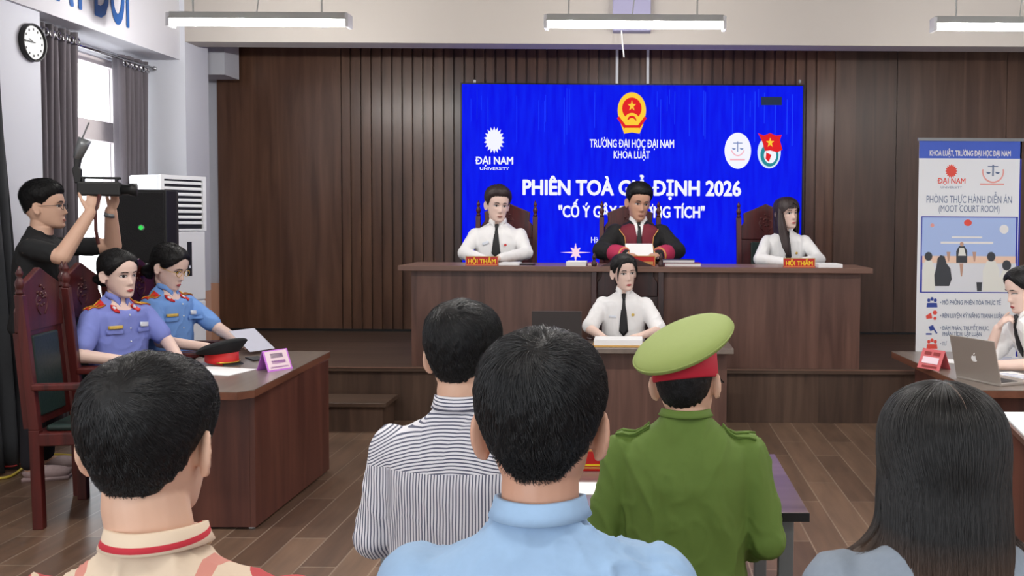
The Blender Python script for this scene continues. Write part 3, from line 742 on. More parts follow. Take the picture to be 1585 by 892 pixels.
def finish(me, name, mats, parent):
    me.name = name; me.materials.clear()
    for m_ in (mats if isinstance(mats, (list, tuple)) else [mats]): me.materials.append(MATS[m_])
    me.polygons.foreach_set('use_smooth', [True] * len(me.polygons))
    o = bpy.data.objects.new(name, me); COL.objects.link(o)
    if parent is not None: o.parent = parent
    return o
def bvh(me): return BVHTree.FromPolygons([v.co.copy() for v in me.vertices], [tuple(p.vertices) for p in me.polygons])

def hand_mb(mb, wrist, d, nrm, side, curl=.35, spread=.06, s=1.0):
    """palm, five fingers; d = pointing direction, nrm = back-of-hand direction, side = +1/-1 where the thumb leaves"""
    d = Vector(d).normalized(); nrm = Vector(nrm); nrm = (nrm - d * nrm.dot(d)).normalized(); u = nrm.cross(d).normalized() * side
    w_ = Vector(wrist); pc = w_ + d * .045 * s
    rot = Matrix((u, d, nrm)).transposed()
    mb.ellipsoid(pc, (.040 * s, .052 * s, .015 * s), 14, 10, rot=rot)
    mb.capsule(w_ - d * .02, pc, .022 * s, .020 * s, 10)
    for k, (off, ln) in enumerate(((.029, .070), (.010, .080), (-.010, .074), (-.028, .058))):
        b0 = w_ + d * .082 * s + u * off * s; dd = (d + u * (off * spread * 30)).normalized(); p = b0 - d * .02 * s; ang = 0
        for q, fr in enumerate((.45, .30, .25)):
            ang += curl * (1.0 if q else .6); dv = (dd * math.cos(ang) - nrm * math.sin(ang)).normalized()
            e = p + dv * (ln * fr + (.02 if q == 0 else 0)) * s; mb.capsule(p, e, (.0092 - .0008 * q) * s, (.0086 - .0008 * q) * s, 8); p = e
    p = w_ + d * .02 * s + u * .028 * s; dv = (d * .75 + u * .6 - nrm * .2).normalized()
    for q, ln in enumerate((.042, .032, .026)):
        e = p + dv * ln * s; mb.capsule(p, e, (.0125 - .0015 * q) * s, (.011 - .0015 * q) * s, 8); p = e; dv = (dv + d * .25 - nrm * .15).normalized()

SHORT = [(0, 36), (25, 36), (50, 30), (66, 8), (78, -8), (92, 6), (104, -2), (116, -18), (135, -32), (180, -40)]
LONGL = [(0, 40), (25, 36), (50, 24), (66, 5), (80, -8), (100, -16), (116, -26), (135, -34), (180, -40)]
def hline(tab, az):
    a = abs((az + 180) % 360 - 180); return float(np.interp(a, [p[0] for p in tab], [p[1] for p in tab]))
def dirv(az, el): return Vector((math.sin(R(az)) * math.cos(R(el)), -math.cos(R(az)) * math.cos(R(el)), math.sin(R(el))))
HC = Vector((0, .006, .004))

def hair_cap(Mh, tab, thick, mt, parent, seed=0, rough_=.0035, tf=None, name='hair'):
    hm = MB(); head_mb(Matrix.Identity(4), hm); tree = BVHTree.FromPolygons([Vector(p) for p in hm.v], hm.f)
    na, ne = 96, 30; rr = []
    for i in range(ne + 2):
        ring = []
        for j in range(na):
            az = 360 * j / na; jt = .35 if abs((az + 180) % 360 - 180) < 60 else 1.0; e1 = hline(tab, az) + jt * (2.0 * math.sin(j * 1.7 + seed) + 1.0 * math.sin(j * 4.1))
            v = min(1, i / ne); el = 90 + (e1 - 90) * v
            if i == 0: el = 89.9
            d = dirv(az, el); h, _, _, dist = tree.ray_cast(HC + d * .3, -d)
            base = .3 - dist if h is not None else .09
            k = (min(1, (1 - v) / .25)) ** .5
            th = (tf(az, el) if tf else thick) * k + .0015
            nn = noise.noise(Vector((d.x * 30 + seed, d.y * 30, d.z * 8))) + .5 * noise.noise(Vector((d.x * 70, d.y * 70 + seed, d.z * 16)))
            if i > ne: r_ = base - .006
            else: r_ = base + th + rough_ * nn * k
            ring.append(tuple(HC + d * r_))
        rr.append(ring)
    mb = MB(); mb.rings(rr, cap=False, M=Mh)
    o = mb.build(name, mt, parent, True)
    lc = MB(); lc.rings(rr, cap=False); return o, BVHTree.FromPolygons([Vector(p) for p in lc.v], lc.f)

def strands(name, polylines, radii, mt, parent):
    hc = bpy.data.hair_curves.new(name); hc.add_curves([len(p) for p in polylines])
    hc.position_data.foreach_set('vector', [c for pl in polylines for p in pl for c in p]) if hasattr(hc.position_data, 'foreach_set') else None
    at_ = hc.attributes.get('radius') or hc.attributes.new('radius', 'FLOAT', 'POINT')
    at_.data.foreach_set('value', [r0 * (1 - .75 * k / (len(pl) - 1)) for pl, r0 in zip(polylines, radii) for k in range(len(pl))])
    hc.materials.append(MATS[mt]); o = bpy.data.objects.new(name, hc); COL.objects.link(o); o.parent = parent
    return o
def fur(Mh, tree, tab, n_, mt, parent, whorl=(170, 48), swirl=.5, Lf=None, lift=.006, rad=.0004, seed=1, down=.35, mode='whorl', target=None):
    rs = random.Random(seed); wd = dirv(*whorl); pls = []; rads = []
    Z = Vector((0, 0, 1)); td = dirv(*target) if target else None
    while len(pls) < n_:
        u = rs.uniform(-1, 1); az = rs.uniform(-180, 180); el = math.degrees(math.asin(u))
        if el < hline(tab, az) + rs.uniform(1, 4): continue
        d = dirv(az, el); Ln = (Lf(az, el) if Lf else .035) * rs.uniform(.75, 1.15); K = 7; pts = []
        lf = lift * rs.uniform(.3, 1.5); jit = Vector((rs.gauss(0, .16), rs.gauss(0, .16), rs.gauss(0, .16))); cl = noise.noise_vector(d * 5 + Vector((seed, 0, 0))) * .55
        cur = d.copy(); lastr = .085; stop = False; bad = False
        for k in range(K):
            h, _, _, dist = tree.ray_cast(HC + cur * .4, -cur)
            miss = h is None or dist > .4
            if miss and k == 0: bad = True
            r_ = (.4 - dist) if not miss else lastr - .001; lastr = r_
            if k and (miss or math.degrees(math.asin(max(-1, min(1, cur.z)))) < hline(tab, math.degrees(math.atan2(cur.x, -cur.y))) - .5):
                stop = True; pts.append(pts[-1] + Vector((0, 0, -.0001))); continue
            s = k / (K - 1); pts.append(Mh @ (HC + cur * (r_ - .002 + lf * math.sin(min(1, s * 1.3) * PI * .62))))
            if mode == 'whorl':
                t_ = cur - wd * cur.dot(wd); dd = t_.length; t_ = t_.normalized() if dd > 1e-4 else Vector((1, 0, 0)); t_ = t_ + wd.cross(t_) * swirl * math.exp(-dd * 1.2)
                t_ = t_ - Z * down * min(1, dd)
            else:
                t_ = td - cur
            t_ = t_ + jit + cl; t_ = (t_ - cur * t_.dot(cur)).normalized()
            if miss: stop = True
            cur = (cur + t_ * (.0004 if stop else Ln / (K - 1)) / .1).normalized()
        if bad: continue
        pls.append([tuple(p) for p in pts]); rads.append(rad * rs.uniform(.7, 1.3))
    return strands('hair_strands', pls, rads, mt, parent)

def patch(tree, M, pts, name, mt, parent, off=.0012, axis=(0, 1, 0), start=.5, rings_=3):
    """thin patch lying on a surface: outline pts (x,z) projected along axis; centre fan"""
    ax = Vector(axis); c = Vector((sum(p[0] for p in pts) / len(pts), 0, sum(p[1] for p in pts) / len(pts)))
    def pr(x, z):
        o = Vector((x, 0, z)) - ax * start; h, nn, _, _ = tree.ray_cast(o, ax)
        return (h - ax * off) if h is not None else None
    vs = [pr(c.x, c.z)]; k = len(pts)
    if vs[0] is None: return None
    for r_ in range(1, rings_ + 1):
        for p in pts:
            q = pr(c.x + (p[0] - c.x) * r_ / rings_, c.z + (p[1] - c.z) * r_ / rings_); vs.append(q if q is not None else vs[0])
    fs = [(0, 1 + i, 1 + (i + 1) % k) for i in range(k)]
    for r_ in range(rings_ - 1):
        for i in range(k): a = 1 + r_ * k + i; b_ = 1 + r_ * k + (i + 1) % k; fs.append((a, a + k, b_ + k, b_))
    mb = MB(); mb.add(vs, fs, M=M); o = mb.build(name, mt, parent, True)
    md = o.modifiers.new('t', 'SOLIDIFY'); md.thickness = off * .8; md.offset = 0
    return o
def oval(cx, cz, rx, rz, n=16): return [(cx + rx * math.cos(2 * PI * i / n), cz + rz * math.sin(2 * PI * i / n)) for i in range(n)]
def rect(cx, cz, w_, h_, a=0.0):
    q = []
    for x, z in ((-1, -1), (0, -1), (1, -1), (1, 0), (1, 1), (0, 1), (-1, 1), (-1, 0)):
        x *= w_ / 2; z *= h_ / 2; q.append((cx + x * math.cos(a) - z * math.sin(a), cz + x * math.sin(a) + z * math.cos(a)))
    return q

def face(Mh, parent, lips='lip_red', female=False, closed=False):
    hm = MB(); head_mb(Matrix.Identity(4), hm); tree = BVHTree.FromPolygons([Vector(p) for p in hm.v], hm.f)
    for s in (-1, 1):
        eh = .0022 if closed else .0062
        al = [(s * (.031 + .0155 * math.cos(a)), -.001 + (eh if math.sin(a) > 0 else eh * .75) * math.sin(a) + s * 0) for a in np.linspace(0, 2 * PI, 15)[:-1]]
        e = patch(tree, Mh, al, 'eye', 'eye_white', parent, .0022)
        if not closed: patch(tree, Mh, oval(s * .031 + .001, -.0005, .0062, .0062, 12), 'iris', 'iris', e, .0034)
        top = [(s * (.031 + .017 * math.cos(a)), -.0008 + eh * 1.15 * math.sin(a)) for a in np.linspace(0, PI, 8)]
        bot = [(x, z + (.0028 if not female else .0036)) for x, z in top][::-1]
        patch(tree, Mh, top + bot, 'eyelid', 'brow', e, .0030, rings_=1) if False else None
        mb = MB(); pts = []
        for x, z in top:
            h = tree.ray_cast(Vector((x, -.5, z)), Vector((0, 1, 0)))[0]
            if h is not None: pts.append(h + Vector((0, -.0025, .0005)))
        mb.tube(pts, [.0008] + [.0016] * (len(pts) - 2) + [.0008], 6, M=Mh); mb.build('eyelid', 'brow', e, True)
        br = [(s * .014, .0175), (s * .024, .0215), (s * .036, .0225), (s * .046, .018), (s * .046, .0195), (s * .036, .0265 if not female else .0255), (s * .024, .0265 if not female else .025), (s * .014, .0225)]
        patch(tree, Mh, br, 'eyebrow', 'brow', parent, .0018)
    up = [(-.021, -.0755), (-.012, -.0705), (-.004, -.068), (0, -.0695), (.004, -.068), (.012, -.0705), (.021, -.0755), (.012, -.0815), (0, -.0845), (-.012, -.0815)]
    patch(tree, Mh, up, 'lips', lips, parent, .0012)
    for s in (-1, 1): pass

def glasses(Mh, parent, mt='glass_frame'):
    mb = MB()
    for s in (-1, 1):
        pts = [(s * .032 + .022 * math.cos(a), -.098 + .004 * abs(math.cos(a)), -.003 + .0185 * math.sin(a)) for a in np.linspace(0, 2 * PI, 21)]
        mb.tube(pts, .0014, 6, M=Mh)
        mb.tube([(s * .054, -.094, .002), (s * .076, -.06, .002), (s * .080, .01, .004)], .0014, 6, M=Mh)
    mb.tube([(-.010, -.100, .002), (0, -.103, .004), (.010, -.100, .002)], .0013, 6, M=Mh)
    return mb.build('glasses', mt, parent, True)

def person(label, x, y, z, rz, scale=1.0, hs=1.0, head=(0, 0, 0), male=True, skin='skin_warm', arms=None, top='shirt_white', sleeve='long', standing=False,
           hair='short', shorttab=None, lean=0.0, facing=True, voxel=.0055, cvox=.008, seed=1, neck_f=0.0, collar=True, collar_mat=None, sw=None, wr=.004, trouser='trousers_dark', fur_n=0, shoe='shoe_black', legs=True, name='person', robe=False, slope=.0, hairmat='hair_black', hair_thick=None, face_lips=None, closed=False, hip_tw=0, cst=None, vneck=.35, kf=.40, hz=0.0, hx=0.0, es=1.0, ears=True, ak=1.0):
    sw = sw or (.200 if male else .172)
    hipz = .54 if not standing else .93
    dz = hipz - .54
    body = MB()
    def ly(zz): return -lean * max(0, zz - dz - .55) / .5          # forward lean
    nz = 1.075 + dz
    neck = Vector((0, ly(nz) + .010, nz))
    HS = hs * (1.0 if male else .96)
    Mh = Matrix.Translation(neck + Vector((hx, -.022 - neck_f, .118 * HS + hz))) @ Matrix.Rotation(R(head[0]), 4, 'Z') @ Matrix.Rotation(R(-head[1]), 4, 'X') @ Matrix.Rotation(R(head[2]), 4, 'Y') @ Matrix.Scale(HS, 4)
    head_mb(Mh, body, 1.0 if male else .93); (ears_mb(Mh, body, es) if ears else None)
    hc = Mh @ Vector((0, .022, -.075)); nr = .058 if male else .048
    body.capsule(neck + Vector((0, .004, -.03)), hc, nr * .98, nr * .98, 20)
    trap = [(1.085, nr * 1.0, nr), (1.055, nr * 1.05, nr * 1.0), (1.02, nr * 1.5, .058), (.98, sw * .7, .07), (.95, sw * .85, .085), (.85, sw * .82, .105), (.7, sw * .74, .10), (.6, sw * .76, .105), (.5, sw * .84, .115), (.46, sw * .7, .09)]
    def ell_ring(w_, dpt, zz, yy, n_=36, ex=2.3, tl=0.0):
        if tl: return [(x_, y_, z_ + tl * (y_ - yy)) for x_, y_, z_ in ell_ring(w_, dpt, zz, yy, n_, ex)]
        return [(w_ * math.copysign(abs(math.cos(2 * PI * j / n_)) ** (2 / ex), math.cos(2 * PI * j / n_)), yy + dpt * math.copysign(abs(math.sin(2 * PI * j / n_)) ** (2 / ex), math.sin(2 * PI * j / n_)), zz) for j in range(n_)]
    body.rings([ell_ring(w_, d_, zz + dz, ly(zz + dz) + .005) for zz, w_, d_ in trap[::-1]])
    shz = .965 + dz - slope
    if arms is None:
        arms = {}
    sh = {s: Vector((s * sw * .90, ly(shz) + .006, shz)) for s in (-1, 1)}
    A = {}
    for s in (-1, 1):
        d_ = dict(e=(s * (sw + .06), -.08, .78 + dz), w=(s * .13, -.30, .80 + dz), d=(-s * .5, -.8, -.05), n=(0, 0, 1), c=.35)
        d_.update((arms or {}).get(s, {})); A[s] = d_
        e_, w_ = Vector(d_['e']), Vector(d_['w'])
        body.capsule(sh[s], e_, .046 * ak, .038 * ak, 14); body.capsule(e_, w_, .039 * ak, .026 * ak, 14)
        hand_mb(body, w_, d_['d'], d_['n'], d_.get('t', -s), d_['c'], s=1.0 if male else .9)
    if legs:
        for s in (-1, 1):
            if standing:
                body.capsule((s * .09, 0, .9), (s * .1, .0, .5), .08, .055); body.capsule((s * .1, 0, .5), (s * .11, .02, .1), .05, .035); body.capsule((s * .11, .02, .06), (s * .12, -.12, .045), .035, .03)
            else:
                body.capsule((s * .09, -.02, .52), (s * .11, -kf, .50), .078, .055); body.capsule((s * .11, -kf, .49), (s * .11, -kf + .03, .1), .052, .034); body.capsule((s * .11, -kf + .04, .06), (s * .12, -kf - .08, .045), .034, .028)
    me = remesh(body, voxel, 1)
    P = finish(me, name, skin, None)
    P.location = (x, y, z); P.rotation_euler = (0, 0, R(rz)); P.scale = (scale,) * 3
    tag(P, label, 'person')
    # ---- top garment
    g = MB(); dp = .125 if male else .112
    gt = [(1.068, nr * 1.08, nr * 1.10), (1.052, nr * 1.35, nr * 1.2), (1.030, sw * .60, .078), (1.004, sw * .86, .092), (.97, sw * .98, .108), (.90, sw * .98, dp), (.80, sw * .93, dp * 1.02), (.68, sw * .90, dp), (.58, sw * .93, dp * 1.04), (.49, sw * .96, dp * 1.1), (.455, sw * .9, dp * 1.0)]
    if robe: gt = [(a, b_ * (1.04 if a < 1.0 else 1.02), c * 1.06) for a, b_, c in gt]
    g.rings([ell_ring(w_, d_, zz + dz - (slope * .6 if zz > .99 and zz < 1.05 else 0), ly(zz + dz) + .005, tl=(vneck if zz > 1.04 else vneck * .5 if zz > 1.02 else 0)) for zz, w_, d_ in gt[::-1]])
    for s in (-1, 1):
        e_, w_ = Vector(A[s]['e']), Vector(A[s]['w']); k = 1.35 if robe else 1.0
        mid = sh[s].lerp(e_, .5)
        if sleeve == 'long':
            g.capsule(sh[s], e_, .058 * k, .050 * k, 16); g.capsule(e_, e_.lerp(w_, .93), .054 * k, .036 * (1.5 if robe else 1.0), 16)
        elif sleeve == 'short':
            g.capsule(sh[s], sh[s].lerp(e_, .72), .060, .058, 16)
        elif sleeve == 'elbow':
            g.capsule(sh[s], sh[s].lerp(e_, .9), .060, .062, 16)
    gm = remesh(g, cvox, 7); wrinkle(gm, wr, 8, seed)
    G = finish(gm, 'robe' if robe else 'shirt', top, P); gtree = bvh(gm)
    # ---- collar
    cm = collar_mat or top
    if collar:
        rs_ = []; nA = 34; cs = cst or 1.0
        prof = [(.93, .004), (1.0, .018 * cs), (1.05, .030 * cs), (1.11, .029 * cs), (1.17, .014 * cs), (1.26, .002)]
        for k, (rf, dzv) in enumerate(prof):
            row = []
            for j in range(nA + 1):
                a = R(-166 + 332 * j / nA)             # measured from the back; opening in front
                fr = abs(a) / R(166); drop = -.034 * fr ** 3 - (.030 * max(0, fr - .75) / .25 if k >= 4 else 0)
                rr_ = nr * rf
                row.append((rr_ * math.sin(a) * 1.02, neck.y + .004 + rr_ * math.cos(a) * 1.05 - .004 * fr, nz + .002 + dzv + drop))
            rs_.append(row)
        c = MB().rings(rs_, closed=False).build('collar', cm, G, True); md = c.modifiers.new('t', 'SOLIDIFY'); md.thickness = .003; md.offset = 0
    # ---- trousers, shoes
    if legs:
        tr = MB()
        tr.ellipsoid((0, 0, hipz - .03), (sw * .92, .135, .10), 20, 12)
        for s in (-1, 1):
            if standing: tr.capsule((s * .09, 0, .88), (s * .1, .0, .5), .098, .075); tr.capsule((s * .1, 0, .5), (s * .11, .02, .11), .072, .058)
            else: tr.capsule((s * .09, -.02, .525), (s * .11, -kf, .51), .088, .068); tr.capsule((s * .11, -kf, .50), (s * .11, -.37, .11), .066, .052)
            fy = .0 if standing else -kf + .02
            sb = MB(); sb.ellipsoid((s * .115, fy - .06, .042), (.044, .13, .042), 16, 10).box(s * .115 - .04, s * .115 + .04, fy - .18, fy + .06, 0, .02)
            sb.build('shoe', shoe, P, True)
        tm = remesh(tr, .012, 2); finish(tm, 'trousers', trouser, P)
    if facing: face(Mh, P, face_lips or ('lip_red' if not male else 'lip_dark'), not male, closed)
    return dict(P=P, Mh=Mh, G=G, gt=gtree, nz=nz, dz=dz, neck=neck, A=A, sh=sh, nr=nr, ly=ly)

def tie(d, mt='tie_black', z1=.74, w_=.036, off=.006):
    nz, t_, I = d['nz'], d['gt'], Matrix.Identity(4)
    T = patch(t_, I, [(-.016, nz - .028), (0, nz - .024), (.016, nz - .028), (.011, nz - .058), (0, nz - .062), (-.011, nz - .058)], 'tie', mt, d['P'], .012)
    zb = z1 + d['dz']
    patch(t_, I, [(-.010, nz - .056), (.010, nz - .056), (w_ * .6, (nz + zb) / 2), (w_, zb + .04), (0, zb), (-w_, zb + .04), (-w_ * .6, (nz + zb) / 2)], 'tie_blade', mt, T or d['P'], off, rings_=5)
def placket(d, z1=.62, mt=None):
    nz = d['nz']
    for k in range(5):
        zz = nz - .10 - k * .075
        patch(d['gt'], Matrix.Identity(4), oval(0, zz, .005, .005, 8), 'button', 'button', d['G'], .003, rings_=1)
# ---------------------------------------------------------------- accessories
def peaked_cap(M, parent, crown, band, visor='black_plastic', cord=None, tilt=.42, roll=0.0, vis=True):
    def ring(a, b_, z, tl, rk=1.0): return [((a) * math.cos(2 * PI * j / 48), b_ * math.sin(2 * PI * j / 48) + .003, z + (-b_ * math.sin(2 * PI * j / 48)) * tl + a * math.cos(2 * PI * j / 48) * roll * rk) for j in range(48)]
    A_, B_ = .084, .104
    bo = MB().rings([ring(A_, B_, .020, -.10, .3), ring(A_ + .002, B_ + .002, .024, -.10, .3), ring(A_ + .001, B_ + .001, .080, .10, .6), ring(A_ - .004, B_ - .004, .082, .10, .6)], M=M).build('cap_band', band, parent, True)
    cr = [ring(A_ - .002, B_ - .002, .074, .10, .6)]
    for dr, z, tl in ((.010, .082, tilt * .55), (.030, .096, tilt * .8), (.046, .108, tilt), (.050, .117, tilt), (.047, .125, tilt), (.034, .134, tilt * .97), (.012, .142, tilt * .93), (-.02, .147, tilt * .9), (-.055, .149, tilt * .9), (-.0835, .149, tilt * .9)):
        cr.append(ring(max(.003, A_ + dr), max(.004, B_ + dr), z, tl))
    mb = MB(); mb.rings(cr, M=M); c = mb.build('cap_crown', crown, parent, True)
    pts = [M @ Vector(p) for p in ring(A_ + .0495, B_ + .0495, .117, tilt)]; pts.append(pts[0])
    MB().tube(pts, .0025, 6).build('cap_seam', crown, c, True)
    if vis:
        rr = []
        for k, (dr, dz) in enumerate(((0, .03), (.02, .022), (.045, .004))):
            rr.append([((A_ + dr * .6) * math.sin(a), -(B_ + dr) * math.cos(a), dz - .004 * abs(a)) for a in np.linspace(-.9, .9, 21)])
        v = MB().rings(rr, closed=False, M=M).build('cap_visor', visor, parent, True); v.modifiers.new('t', 'SOLIDIFY').thickness = .003
    if cord:
        MB().tube([M @ Vector(((A_ + .006) * math.sin(a), -(B_ + .006) * math.cos(a), .030)) for a in np.linspace(-1.2, 1.2, 17)], .004, 6).build('cap_cord', cord, parent, True)
def shoulder_board(d, s, m1='badge_red', m2='gold', x0=.085, x1=.185):
    rows = []
    for k in range(6):
        x = s * (x0 + (x1 - x0) * k / 5); row = []
        for y in (-.024, -.008, .008, .024):
            h = d['gt'].ray_cast(Vector((x, d['ly'](d['nz']) + y + .008, 2.2)), Vector((0, 0, -1)))[0]; row.append(tuple(h + Vector((0, 0, .006))) if h else (x, y, 1))
        rows.append(row)
    o = MB().rings(rows, closed=False).build('shoulder_board', m1, d['G']); o.modifiers.new('t', 'SOLIDIFY').thickness = .004
    for yy in (1,):
        mb = MB()
        for q in (0, 3): mb.tube([Vector(r_[q]) + Vector((0, 0, .003)) for r_ in rows], .003, 6)
        mb.tube([(Vector(r_[1]) + Vector(r_[2])) / 2 + Vector((0, 0, .003)) for r_ in rows[1:5]], .004, 6)
        mb.build('board_trim', m2, o, True)
def chest(d, pts, name, mt, off=.004, axis=(0, 1, 0)): return patch(d['gt'], Matrix.Identity(4), pts, name, mt, d['G'], off, axis)

# ---------------------------------------------------------------- judges
XJ = at(771, 340, 7.42).x
BL = .725
def tbl(y=-.42, x=.055, c=.5, z=.775): return {s: dict(e=(s * .25, -.16, .82), w=(s * x, y + .06 * (s < 0), z + .012 * (s > 0)), d=(-s * .8, -.45, -.05), n=(0, -.25, 1), c=c) for s in (-1, 1)}
d = person('short-haired person in white shirt and black tie with clasped hands behind the left bench plate', XJ, 7.40, STAGE_Z, 2, .965, 1.12, head=(22, -6, 3), skin='skin_fair', arms=tbl(c=.6), seed=2)
hair_cap(d['Mh'], SHORT, .020, 'hair_soft', d['P'], 2, tf=lambda az, el: .014 + .016 * max(0, math.sin(R(el)))+ .008 * math.exp(-((abs((az + 180) % 360 - 180) - 20) / 30) ** 2))
tie(d, z1=.78); placket(d); chest(d, rect(-.085, .90, .055, .022, .4), 'name_tag', 'badge_white', .004); chest(d, oval(.075, .885, .010, .010), 'lapel_pin', 'badge_red', .006)

arms = {s: dict(e=(s * .30, -.13, .83), w=(s * (.13 if s > 0 else .12), -.37, .80), d=(-s * .55, -.75, .05), n=(0, -.3, 1), c=.7) for s in (-1, 1)}
d = person('person in black robe with maroon yoke and gold piping holding a white sheet', at(988, 330, 7.42).x, 7.42, STAGE_Z, 4, .985, 1.14, head=(14, -10, 4), skin='skin_tan', arms=arms, top='robe_black', robe=True, collar_mat='shirt_white', seed=3, wr=.004)
hair_cap(d['Mh'], SHORT, .016, 'hair_black', d['P'], 3, tf=lambda az, el: .006 + .026 * max(0, math.sin(R(el))) ** 1.2)
judge = d
nz = d['nz']
# maroon yoke: panels on the chest, piping along its edge
for s in (-1, 1):
    pts = [(s * .035, nz - .045), (s * .075, nz - .035), (s * .135, nz - .055), (s * .15, nz - .085), (s * .115, nz - .13), (s * .105, nz - .20), (s * .100, nz - .30), (s * .02, nz - .30), (s * .012, nz - .14)]
    pl = patch(d['gt'], Matrix.Identity(4), pts, 'yoke', 'robe_maroon', d['G'], .010, rings_=8)
    path = []
    for x_, z_ in ((s * .155, nz - .075), (s * .15, nz - .088), (s * .115, nz - .135), (s * .105, nz - .20), (s * .100, nz - .25), (s * .100, nz - .30)):
        h = d['gt'].ray_cast(Vector((x_, -.6, z_)), Vector((0, 1, 0)))[0]
        if h: path.append(h + Vector((0, -.012, 0)))
    if len(path) > 2: MB().tube(path, .0045, 6).build('piping', 'piping_gold', pl, True)
    a = d['A'][s]; e_, w_ = Vector(a['e']), Vector(a['w']); q = w_.lerp(e_, .16); q2 = w_.lerp(e_, .42)
    MB().capsule(q, q2, .068, .070, 20).build('cuff', 'cloth_pink', d['G'], True)
    dd = (q - q2).normalized(); MB().tube([q + dd * .03, q + dd * .038], [.064, .060], 20).build('cuff_trim', 'piping_gold', d['G'], True)
    MB().capsule(w_, w_.lerp(e_, .15), .036, .042, 16).build('shirt_cuff', 'shirt_white', d['G'], True)
patch(d['gt'], Matrix.Identity(4), [(-.042, nz - .03), (.042, nz - .03), (.016, nz - .15), (-.016, nz - .15)], 'shirt_front', 'shirt_white', d['P'], .0115, rings_=5)
tie(d, z1=.80, w_=.022, off=.016)
chest(d, rect(-.075, .86, .05, .03), 'name_tag', 'badge_white', .009); chest(d, oval(.06, .865, .010, .010), 'lapel_pin', 'gold', .009)

XR_ = at(1217, 350, 7.38).x
d = person('long-haired person in white shirt and black tie behind the right bench plate', XR_, 7.38, STAGE_Z, 2, .925, 1.13, head=(24, 2, -3), male=False, skin='skin_fair', arms=tbl(-.42, .06, .55, .80), seed=4)
LT = lambda az, el: .020 + .006 * max(0, math.sin(R(el)))
def long_shell(d, zend, mt, a0=60, a1=300, seed=0, thick=.020, flare=.0, part=0.0, name='hair', z0w=1.0, wob=.006, rtab=None, inner=True, wmul=1.0):
    """long hair: over the cranium, then hanging; returns surface function in head coordinates"""
    hm = MB(); head_mb(Matrix.Identity(4), hm); tree = BVHTree.FromPolygons([Vector(p) for p in hm.v], hm.f)
    EL = -8.0
    def Sf(az, v, off=0.0):
        if v <= .4:
            el = 89.9 + (EL - 89.9) * (v / .4); dv = dirv(az, el); h, _, _, dist = tree.ray_cast(HC + dv * .4, -dv); base = .4 - dist
            p = HC + dv * (base + thick * (0.65 + .35 * (v / .4)) + off)
            if wmul != 1.0: p.x *= 1 + (wmul - 1) * min(1, v / .3)
            return p
        p = Sf(az, .4, off); k = (v - .4) / .6; hz = Vector((p.x, p.y - HC.y, 0)); r_ = hz.length; u = hz.normalized()
        fl_ = flare(az) if callable(flare) else flare; ze = zend(az) if callable(zend) else zend
        rr_ = r_ * (1 + .03 * math.sin(k * PI)) + fl_ * max(0, (k - .45) / .55) ** 2.2
        if k > .5 and fl_ <= 0: rr_ -= .012 * (k - .5)
        yy = HC.y + u.y * rr_ + (.015 * k if u.y > 0 else 0)
        return Vector((u.x * rr_, yy, p.z + (ze - p.z) * k))
    na, nv = 90, 44; rr = []
    for i in range(nv + 1):
        v = i / nv; ring = []
        for j in range(na + 1):
            az = a0 + (a1 - a0) * j / na
            if v < .4:     # the hairline closes to the forehead: spread the azimuths near the crown
                f = 1 - v / .4; az = 180 + (az - 180) * (1 + (180 / (180 - a0) - 1) * min(1, f * 2.2))
            n1 = noise.noise(Vector((az * .12 + seed, v * 2.0, seed))) + .6 * noise.noise(Vector((az * .35, v * 3 + seed, 2)))
            zj = 0 if v < .9 else (v - .9) * 10 * .02 * noise.noise(Vector((az * .2, seed, 7)))
            p = Sf(az, v, wob * n1 * min(1, v * 3)); ring.append((p.x, p.y, p.z + zj))
        rr.append(ring)
    mb = MB(); mb.rings(rr, closed=False, M=d['Mh']); o = mb.build(name, mt, d['P'], True)
    md = o.modifiers.new('t', 'SOLIDIFY'); md.thickness = .008; md.offset = -1
    return o, Sf
h_, _ = long_shell(d, -.17, 'hair_soft', 62, 298, 3)
def lock(d, pts, rads, mt, parent, flat=.55, name='hair_lock'):
    """tapering hair mass along a path in head coordinates"""
    P_ = [Vector(p) for p in pts]; rr = []; n = len(P_)
    from mathutils import geometry
    fine = []; fr_ = []
    for i in range(n - 1):
        for k in range(5): fine.append(P_[i].lerp(P_[i + 1], k / 5)); fr_.append(rads[i] + (rads[i + 1] - rads[i]) * k / 5)
    fine.append(P_[-1]); fr_.append(rads[-1])
    for _ in range(6):
        fine = [fine[0]] + [(fine[i - 1] + fine[i] * 2 + fine[i + 1]) / 4 for i in range(1, len(fine) - 1)] + [fine[-1]]
    for i, p in enumerate(fine):
        rr.append([tuple(p + Vector((math.cos(2 * PI * j / 20), math.sin(2 * PI * j / 20) * flat, 0)) * fr_[i] * (1 + .10 * math.sin(j * 5 + i * .15))) for j in range(20)])
    mb = MB(); mb.rings(rr, M=d['Mh']); return mb.build(name, mt, parent, True)
lock(d, [(-.060, -.02, .07), (-.078, -.035, .0), (-.090, -.050, -.08), (-.105, -.10, -.17), (-.11, -.13, -.26), (-.10, -.135, -.33)], [.020, .028, .034, .040, .036, .012], 'hair_soft', h_)
lock(d, [(.062, -.03, .06), (.076, -.035, .0), (.080, -.02, -.08), (.085, -.01, -.15)], [.014, .016, .016, .010], 'hair_soft', h_)
for k in range(7):
    x_ = -.04 + k * .0135; lock(d, [(x_ * .8, -.062, .100), (x_, -.094, .068), (x_ * 1.08, -.099, .034)], [.008, .010, .003], 'hair_soft', h_, .4)
tie(d, z1=.80, w_=.026); placket(d); chest(d, oval(.07, .87, .010, .010), 'lapel_pin', 'gold', .006)

